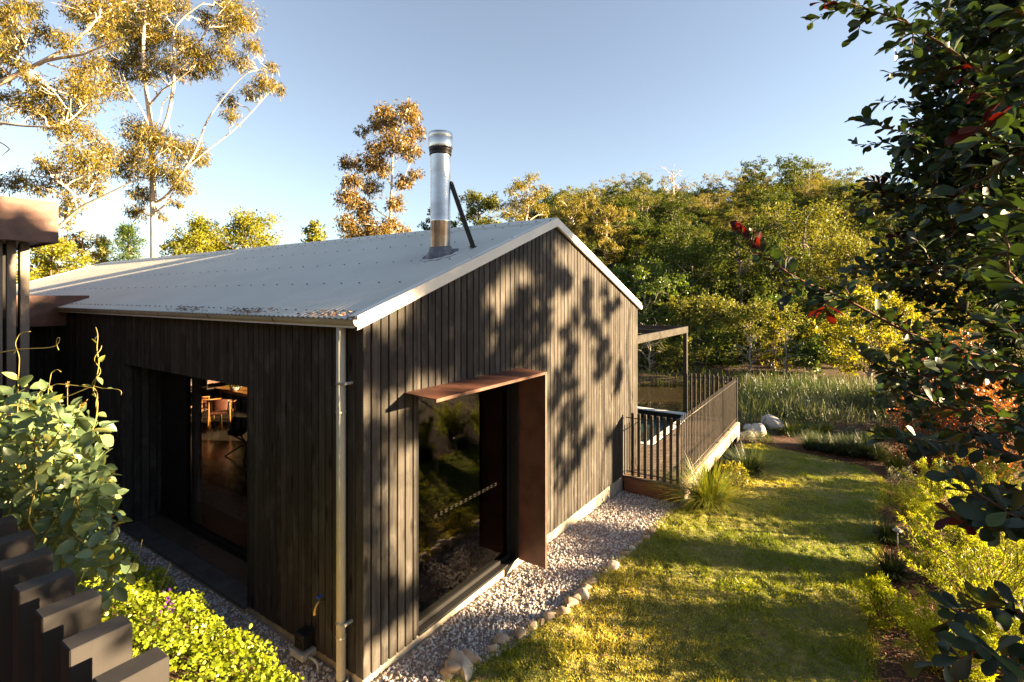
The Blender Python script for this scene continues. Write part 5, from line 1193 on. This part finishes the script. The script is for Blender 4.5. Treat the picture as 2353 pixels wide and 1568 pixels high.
for mi, kd in enumerate(['gum', 'gumpale', 'round', 'olive', 'tall']):
    for ch in PR[kd].ch:
        me = ch.data; nv = len(me.vertices); co = np.empty(nv*3, np.float32); me.vertices.foreach_get('co', co); co = co.reshape(-1, 3); rv = np.empty(nv, np.float32); me.attributes['rnd'].data.foreach_get('value', rv)
        if ch.name.startswith('crown'):
            co = co.reshape(-1, 4, 3); rv = rv.reshape(-1, 4); n4 = len(co)
            for (x, y, z, a, sc) in parts_far[kd]:
                ix = rng.choice(n4, int(n4*.42), replace=False); V = co[ix]; ctr = V.mean(1, keepdims=True); V = ((V-ctr)*1.45+ctr).reshape(-1, 3)*np.array([sc*1.15, sc*1.15, sc])
                c_, s_2 = math.cos(a), math.sin(a); V = np.stack([V[:, 0]*c_-V[:, 1]*s_2+x, V[:, 0]*s_2+V[:, 1]*c_+y, V[:, 2]+z], 1)
                mb.add(V, np.arange(len(V)).reshape(-1, 4), mi, True, rv[ix].ravel())
        else:
            Fv = [tuple(p_.vertices) for p_ in me.polygons if len(p_.vertices) == 4][:8*7*3]
            F4 = np.array(Fv); used = np.unique(F4); remap = np.zeros(nv, int); remap[used] = np.arange(len(used)); F4 = remap[F4]; cu = co[used]
            for (x, y, z, a, sc) in parts_far[kd]:
                V = cu*np.array([sc*1.15, sc*1.15, sc]); c_, s_2 = math.cos(a), math.sin(a); V = np.stack([V[:, 0]*c_-V[:, 1]*s_2+x, V[:, 0]*s_2+V[:, 1]*c_+y, V[:, 2]+z], 1)
                mb.add(V, F4, 5 if 'gum' in kd else 6, True, .5)
tag(mb.build('distant_forest', [M[k] for k in FM], kind='stuff'), 'unbroken eucalypt forest along the upper hillside and ridge', 'forest')
# understorey on the slope and along the bank
mb = MB(); N = 750; cs = []
for _ in range(N):
    f2 = 33+rng.random()**1.2*90; r2 = f2*(-.05+1.2*rng.random()); p = CAM+FW*f2+RT*r2; cs.append([p[0], p[1], float(zg(p[0], p[1]))+.5+.6*rng.random()])
rs = .6+.7*rng.random(N); clump_leaves(mb, cs, rs, rs**2*60, .36, .16, .2)
tag(mb.build('undergrowth', M['for_dark'], kind='stuff'), 'dark shrubby undergrowth below the forest trees', 'undergrowth')
# dead white tree
PR['dead'] = Proto(gen_tree('dead_tree', 31, 10, 2.4, .45, 12, .16, 'for_dark', 'bark_white', 0, prof='gum', label='dead tree'))
p = at(1547, 500, 92); PR['dead'].put(p[0], p[1], 1., 1.25, 'bare white dead tree standing among the hillside gums', None)
PR['bare'] = Proto(gen_tree('bare_shrub', 32, 2.3, 1.15, .12, 15, .06, 'for_dark', 'bark_grey', 0, prof='up', label='bare shrub'))
def onray(px, f):
    p = CAM+f*(FW+RT*((px-CX)/FOC)); return p[0], p[1]
for px, f, sc, lb in ((1724, 27.0, 1., 'leafless twiggy shrub on the bank left of the small lit tree'), (1806, 26.6, 1.15, 'leafless spreading shrub on the bank right of the small lit tree'), (1492, 27.5, 1.2, 'leafless pale shrub on the bank behind the pergola frame')):
    PR['bare'].put(*onray(px, f), None, sc, lb)
# ---- trees on the near bank: (proto params) individually
def solo(px, f, ytop, crad, label, seed, leafm, base=.2, prof='round', n=9000, L=.17, W=.08, bark='bark_grey', name='tree', nl=18, droop=.3, cl=.23, cat='tree'):
    x, y = onray(px, f); z = float(zg(x, y)); H = CAM[2]+(CY-ytop)/FOC*f-z
    e = gen_tree(name, seed, H, crad, base, nl, .018*H+.03, leafm, bark, n, L, W, droop, prof, label, cat, cl)
    e.location = (x, y, z-.05); e.rotation_euler = (0, 0, seed*1.3); return e
solo(1850, 42, 484, 5.2, 'big dense tree with golden lit crown standing behind the pond', 51, 'for_olive', .12, 'round', 17000, .24, .11, nl=26, cl=.20)
solo(1700, 41, 520, 3.6, 'dense dark tree left of the big golden crowned tree', 52, 'for_dark', .12, 'round', 11000, .24, .11, cl=.215)
solo(1590, 40, 580, 3.4, 'dark bushy tree above the pergola corner', 53, 'for_dark', .1, 'round', 10000, .22, .11, cl=.22)
solo(1480, 38, 612, 3.0, 'fresh green round tree just right of the gable edge', 54, 'leaf_green', .12, 'round', 10000, .20, .10)
solo(1960, 40, 560, 3.4, 'tall sunlit tree at the right end of the pond trees', 55, 'for_olive', .12, 'round', 10000, .22, .10)
solo(2090, 36, 640, 3.2, 'golden green tree behind the dark glossy shrub', 56, 'for_pale', .15, 'round', 9000, .2, .1)
solo(1777, 27.5, 712, .85, 'small upright yellow green sunlit tree on the pond bank', 57, 'leaf_lime', .18, 'cone', 4200, .13, .06, 'bark_white', nl=16, cl=.30)
solo(1855, 26.5, 790, 1.0, 'small bright green leafy tree on the pond bank', 58, 'leaf_green', .35, 'round', 3400, .14, .08, nl=12, cl=.30)
solo(1725, 30.5, 700, 2.2, 'rounded sunlit bushy tree above the railing', 59, 'for_olive', .12, 'round', 8000, .16, .08)
solo(1650, 30, 770, 1.8, 'dark bushy tree behind the pond left of the rounded lit one', 60, 'for_dark', .05, 'round', 6500, .16, .08)
solo(1540, 28.5, 800, 1.7, 'dark spreading bush on the bank behind the pergola post', 61, 'for_olive', .03, 'round', 6500, .15, .07)
solo(1470, 29.5, 770, 1.7, 'dark bush on the bank half hidden by the gable wall', 62, 'for_dark', .05, 'round', 6000, .16, .08)
solo(1930, 29.5, 760, 1.8, 'yellow green bushy tree right of the small bright green tree', 63, 'leaf_lime', .1, 'round', 7000, .16, .08)
solo(2000, 25, 665, 1.9, 'bright yellow leafy tree behind the reeds at the right', 64, 'leaf_lime', .18, 'round', 9000, .15, .075, nl=20)
solo(1615, 35, 690, 2.6, 'olive bushy tree in the second row behind the pergola', 65, 'for_olive', .05, 'round', 8000, .2, .1)
solo(1810, 34, 690, 2.6, 'dark green bushy tree behind the small upright lit tree', 66, 'leaf_green', .05, 'round', 8000, .2, .1)
solo(1900, 33, 680, 2.3, 'olive bushy tree in front of the big golden tree, right side', 67, 'for_olive', .05, 'round', 8000, .18, .09)
solo(1540, 45, 560, 3., 'shaded green tree behind the fresh green round tree', 68, 'for_dark', .1, 'round', 8000, .24, .12)
# copper hedge at right
x, y = onray(2185, 15.5); shrub('copper_shrub', x, y, 1.5, 3.0, 'copper and orange leafed tall shrub behind the dark glossy branches', 'shrub', 'leaf_red', 9000, .085, .045, nc=40)
x, y = onray(2130, 11.8); shrub('copper_shrub', x, y, .95, 1.75, 'smaller copper shrub with red tips beside the reeds', 'shrub', 'leaf_red', 7000, .06, .032, nc=34)
x, y = onray(2260, 11.2); shrub('copper_shrub', x, y, 1.2, 2.0, 'copper shrub at the right edge under the dark glossy leaves', 'shrub', 'leaf_red', 7000, .07, .035, nc=34)
x, y = onray(2330, 18); shrub('leafy_shrub', x, y, 1.9, 3.6, 'olive shrub seen through the gaps of the dark glossy leaves', 'shrub', 'for_olive', 8000, .12, .06, nc=34)
# ---- trees behind the roof
solo(1100, 58, 436, 2.9, 'dense round green gold tree just right of the chimney flue', 71, 'for_olive', .3, 'round', 9000, .3, .14, 'bark_brown')
solo(1010, 58, 470, 2.0, 'small dark tree showing left of the chimney flue', 72, 'for_dark', .3, 'round', 5000, .3, .14, 'bark_brown')
solo(1210, 55, 405, 2.9, 'gum tree with golden crown beside the roof apex', 73, 'for_pale', .35, 'gum', 8000, .3, .10, 'bark_white', droop=.7, name='gum_tree')
solo(1318, 62, 452, 2.8, 'golden crowned gum tree just right of the roof apex', 74, 'for_pale', .35, 'gum', 8000, .3, .10, 'bark_white', droop=.7, name='gum_tree')
solo(1392, 60, 470, 2.6, 'flat crowned pale gum tree above the right roof slope', 75, 'for_pale', .4, 'gum', 7000, .3, .10, 'bark_white', droop=.7, name='gum_tree')
solo(725, 44, 492, 1.7, 'small sparse yellow tree peeping over the roof ridge', 76, 'leaf_lime', .3, 'cone', 3600, .3, .13, 'bark_brown', nl=14, cl=.34)
solo(565, 52, 492, 3.9, 'broad yellow green round tree showing over the roof ridge', 77, 'leaf_lime', .2, 'round', 15000, .26, .12, 'bark_brown', cl=.31)
solo(470, 50, 508, 3.2, 'smaller leafy yellow green tree left of the broad one on the ridge line', 78, 'leaf_lime', .2, 'round', 12000, .26, .12, 'bark_brown', cl=.31)
solo(420, 47, 545, 1.6, 'low olive tree beside the white gum trunk', 79, 'for_olive', .2, 'round', 5000, .26, .12, 'bark_brown')
solo(290, 44, 500, 1.9, 'green pine like tree left of the white gum trunk', 80, 'leaf_green', .25, 'cone', 6000, .34, .06, 'bark_brown', nl=18, droop=-.2, cl=.34)
solo(238, 46, 535, 1.3, 'dark small pine like tree beside the green one', 81, 'for_dark', .25, 'cone', 4000, .34, .06, 'bark_brown', nl=14, droop=-.2, cl=.34)
solo(120, 34, 545, 2.6, 'bright yellow green leafy tree behind the pavilion battens', 82, 'leaf_lime', .12, 'round', 10000, .2, .10, 'bark_brown')
solo(190, 38, 520, 1.6, 'pale brown feathery tree behind the pavilion corner', 83, 'for_pale', .25, 'gum', 4000, .26, .08, 'bark_brown')
# ================================================================== TALL SHRUBS AND TREES OUTSIDE THE RIGHT EDGE (they throw the dappled shade)
cl_ = []
sh = SUN/np.linalg.norm(SUN[:2])
spots = [(520, 480), (540, 600), (560, 700), (620, 560), (680, 560), (760, 560), (820, 610), (700, 700), (800, 760), (640, 800), (720, 850), (800, 900), (460, 700), (400, 740), (330, 810), (400, 900), (500, 860), (650, 980), (750, 960), (815, 310), (850, 250), (590, 430), (740, 470), (600, 900), (560, 800), (680, 640), (1180, 300), (1230, 200), (1240, 300), (1240, 420), (1180, 440), (1110, 470), (1050, 490), (1000, 570), (950, 650), (1030, 650), (1120, 600), (1200, 590), (1215, 690), (1140, 760), (1060, 760), (980, 770), (930, 810), (1100, 870), (1190, 890), (1000, 900), (900, 900), (870, 960), (1300, 330), (1350, 380), (1490, 430), (1480, 530), (1400, 620), (1345, 700), (1490, 650), (1540, 690), (1600, 780), (1560, 850), (1620, 900), (1700, 950), (1680, 1040), (1560, 960), (1600, 430), (1680, 520), (1620, 570), (1380, 820), (1360, 900), (1300, 980), (1290, 1090), (1380, 1060), (1420, 1180), (1330, 1250), (1400, 1330), (1300, 1400), (1420, 1450), (1490, 1400), (1300, 1530), (1410, 1550), (1640, 1380), (1330, 1650), (1250, 1180),
 (210, 840), (190, 930), (200, 1020), (60, 820), (60, 960), (50, 1340), (60, 1460), (70, 1600), (60, 1750), (55, 1900), (60, 2050), (75, 2200), (100, 2350), (160, 2450), (250, 2500), (340, 2420), (60, 2480), (110, 2600), (330, 1250), (360, 1330)]
for a, b in spots:
    p = wallp(827+a*.3516, 514.7+b*.3516); cl_.append((p+sh*(14.6+2*random.random()), .16+.05*random.random()))
lit = [(1650, 1490, 240, 30), (1300, 1560, 290, 70), (1640, 1570, 280, 45), (1400, 1450, 150, 55), (1560, 1350, 190, 55), (1720, 1395, 150, 34), (1640, 1212, 180, 40), (1800, 1245, 170, 42), (1930, 1270, 130, 40), (1990, 1160, 60, 10), (1850, 1105, 100, 10), (1900, 1480, 60, 14), (1420, 1180, 70, 30), (1330, 1240, 50, 18)]
for k in range(215):
    px, py = 1250+800*random.random(), 1040+510*random.random()**1.35
    if any(((px-a)/c)**2+((py-b)/d)**2 < 1 for a, b, c, d in lit): continue
    p = gp(px, py); f, r = fr(p[0], p[1])
    if r < 1.0 or px > 2020 or (px < 1690 and py < 1185) or (r > 2.7 and f < 6.2) or (f < 4.75 and random.random() < .75): continue
    D = 19.5-r+2.5*random.random(); q = p+sh*D; q[2] += .05
    if q[2] > 2.2: cl_.append((q, .19 if py > 1250 else .28))
for k in range(30):
    x_, y_ = 2.9*random.random(), .6+9*random.random()**1.2; p = np.array([x_, y_, zr(x_)]); cl_.append((p+sh*(17.5+3*random.random()), .34+.30*random.random()))
for k in range(46):
    px, py = 880+330*random.random(), 1340+215*random.random(); p = gp(px, py)
    if p[1] < -.02 and px < 1130-.35*(py-1340): cl_.append((p+sh*(16.5+2*random.random()), .10+.05*random.random()))
for k in range(20):
    p = np.array([-.7-2.6*random.random(), 5.15, 3.9+.6*random.random()]) if k < 9 else np.array([-.8-1.3*random.random(), 5.72, 2.0+1.8*random.random()])
    cl_.append((p+sh*(16.5+1.5*random.random()), .22+.16*random.random()))
cen = np.array([c for c, r in cl_]); rad = np.array([r for c, r in cl_])
ff = (cen-CAM)@FW; bins = np.clip(((ff-3.4)/1.35).astype(int), 0, 4)
sl_ = ['first', 'second', 'third', 'fourth', 'last']
for b in range(5):
    m = bins == b
    if not m.any(): continue
    cs, rs = cen[m], rad[m]; base = np.array([cs[:, 0].mean(), cs[:, 1].mean(), 0]); base[2] = zg(base[0], base[1])
    e = empty('shade_tree', base, f'leafy garden tree beyond the right edge shading the wall, {sl_[b]} counted from the camera', 'tree', 'garden trees beyond the right edge')
    tk = MB(); cr = MB(); top = base+np.array([0, 0, max(2.5, cs[:, 2].max()*.85)]); T = limb(base, top, 8, .02); tk.tube(T, np.linspace(.05, .02, 8), 7)
    nodes = np.concatenate([T[2:]]); left = list(range(len(cs)))
    while left:                                   # each leaf mass hangs on the nearest limb
        D_ = np.linalg.norm(cs[left][:, None]-nodes[None], axis=2); a_, b_ = np.unravel_index(np.argmin(D_), D_.shape); i_ = left.pop(a_)
        tk.tube(limb(nodes[b_], cs[i_], 5, .05), np.linspace(.013, .009, 5), 4, caps=False); nodes = np.vstack([nodes, cs[i_]])
    clump_leaves(cr, cs, rs, 40+rs**2*4200, .10, .055, .3, T_QUAD, .8, 8, .20)
    tk.build('trunk', M['bark_grey'], e); cr.build('crown', M['shade_leaf'], e)
print('MESHES', len(bpy.data.objects), 'hill', cnt, 'faces', sum(len(m.polygons) for m in bpy.data.meshes))
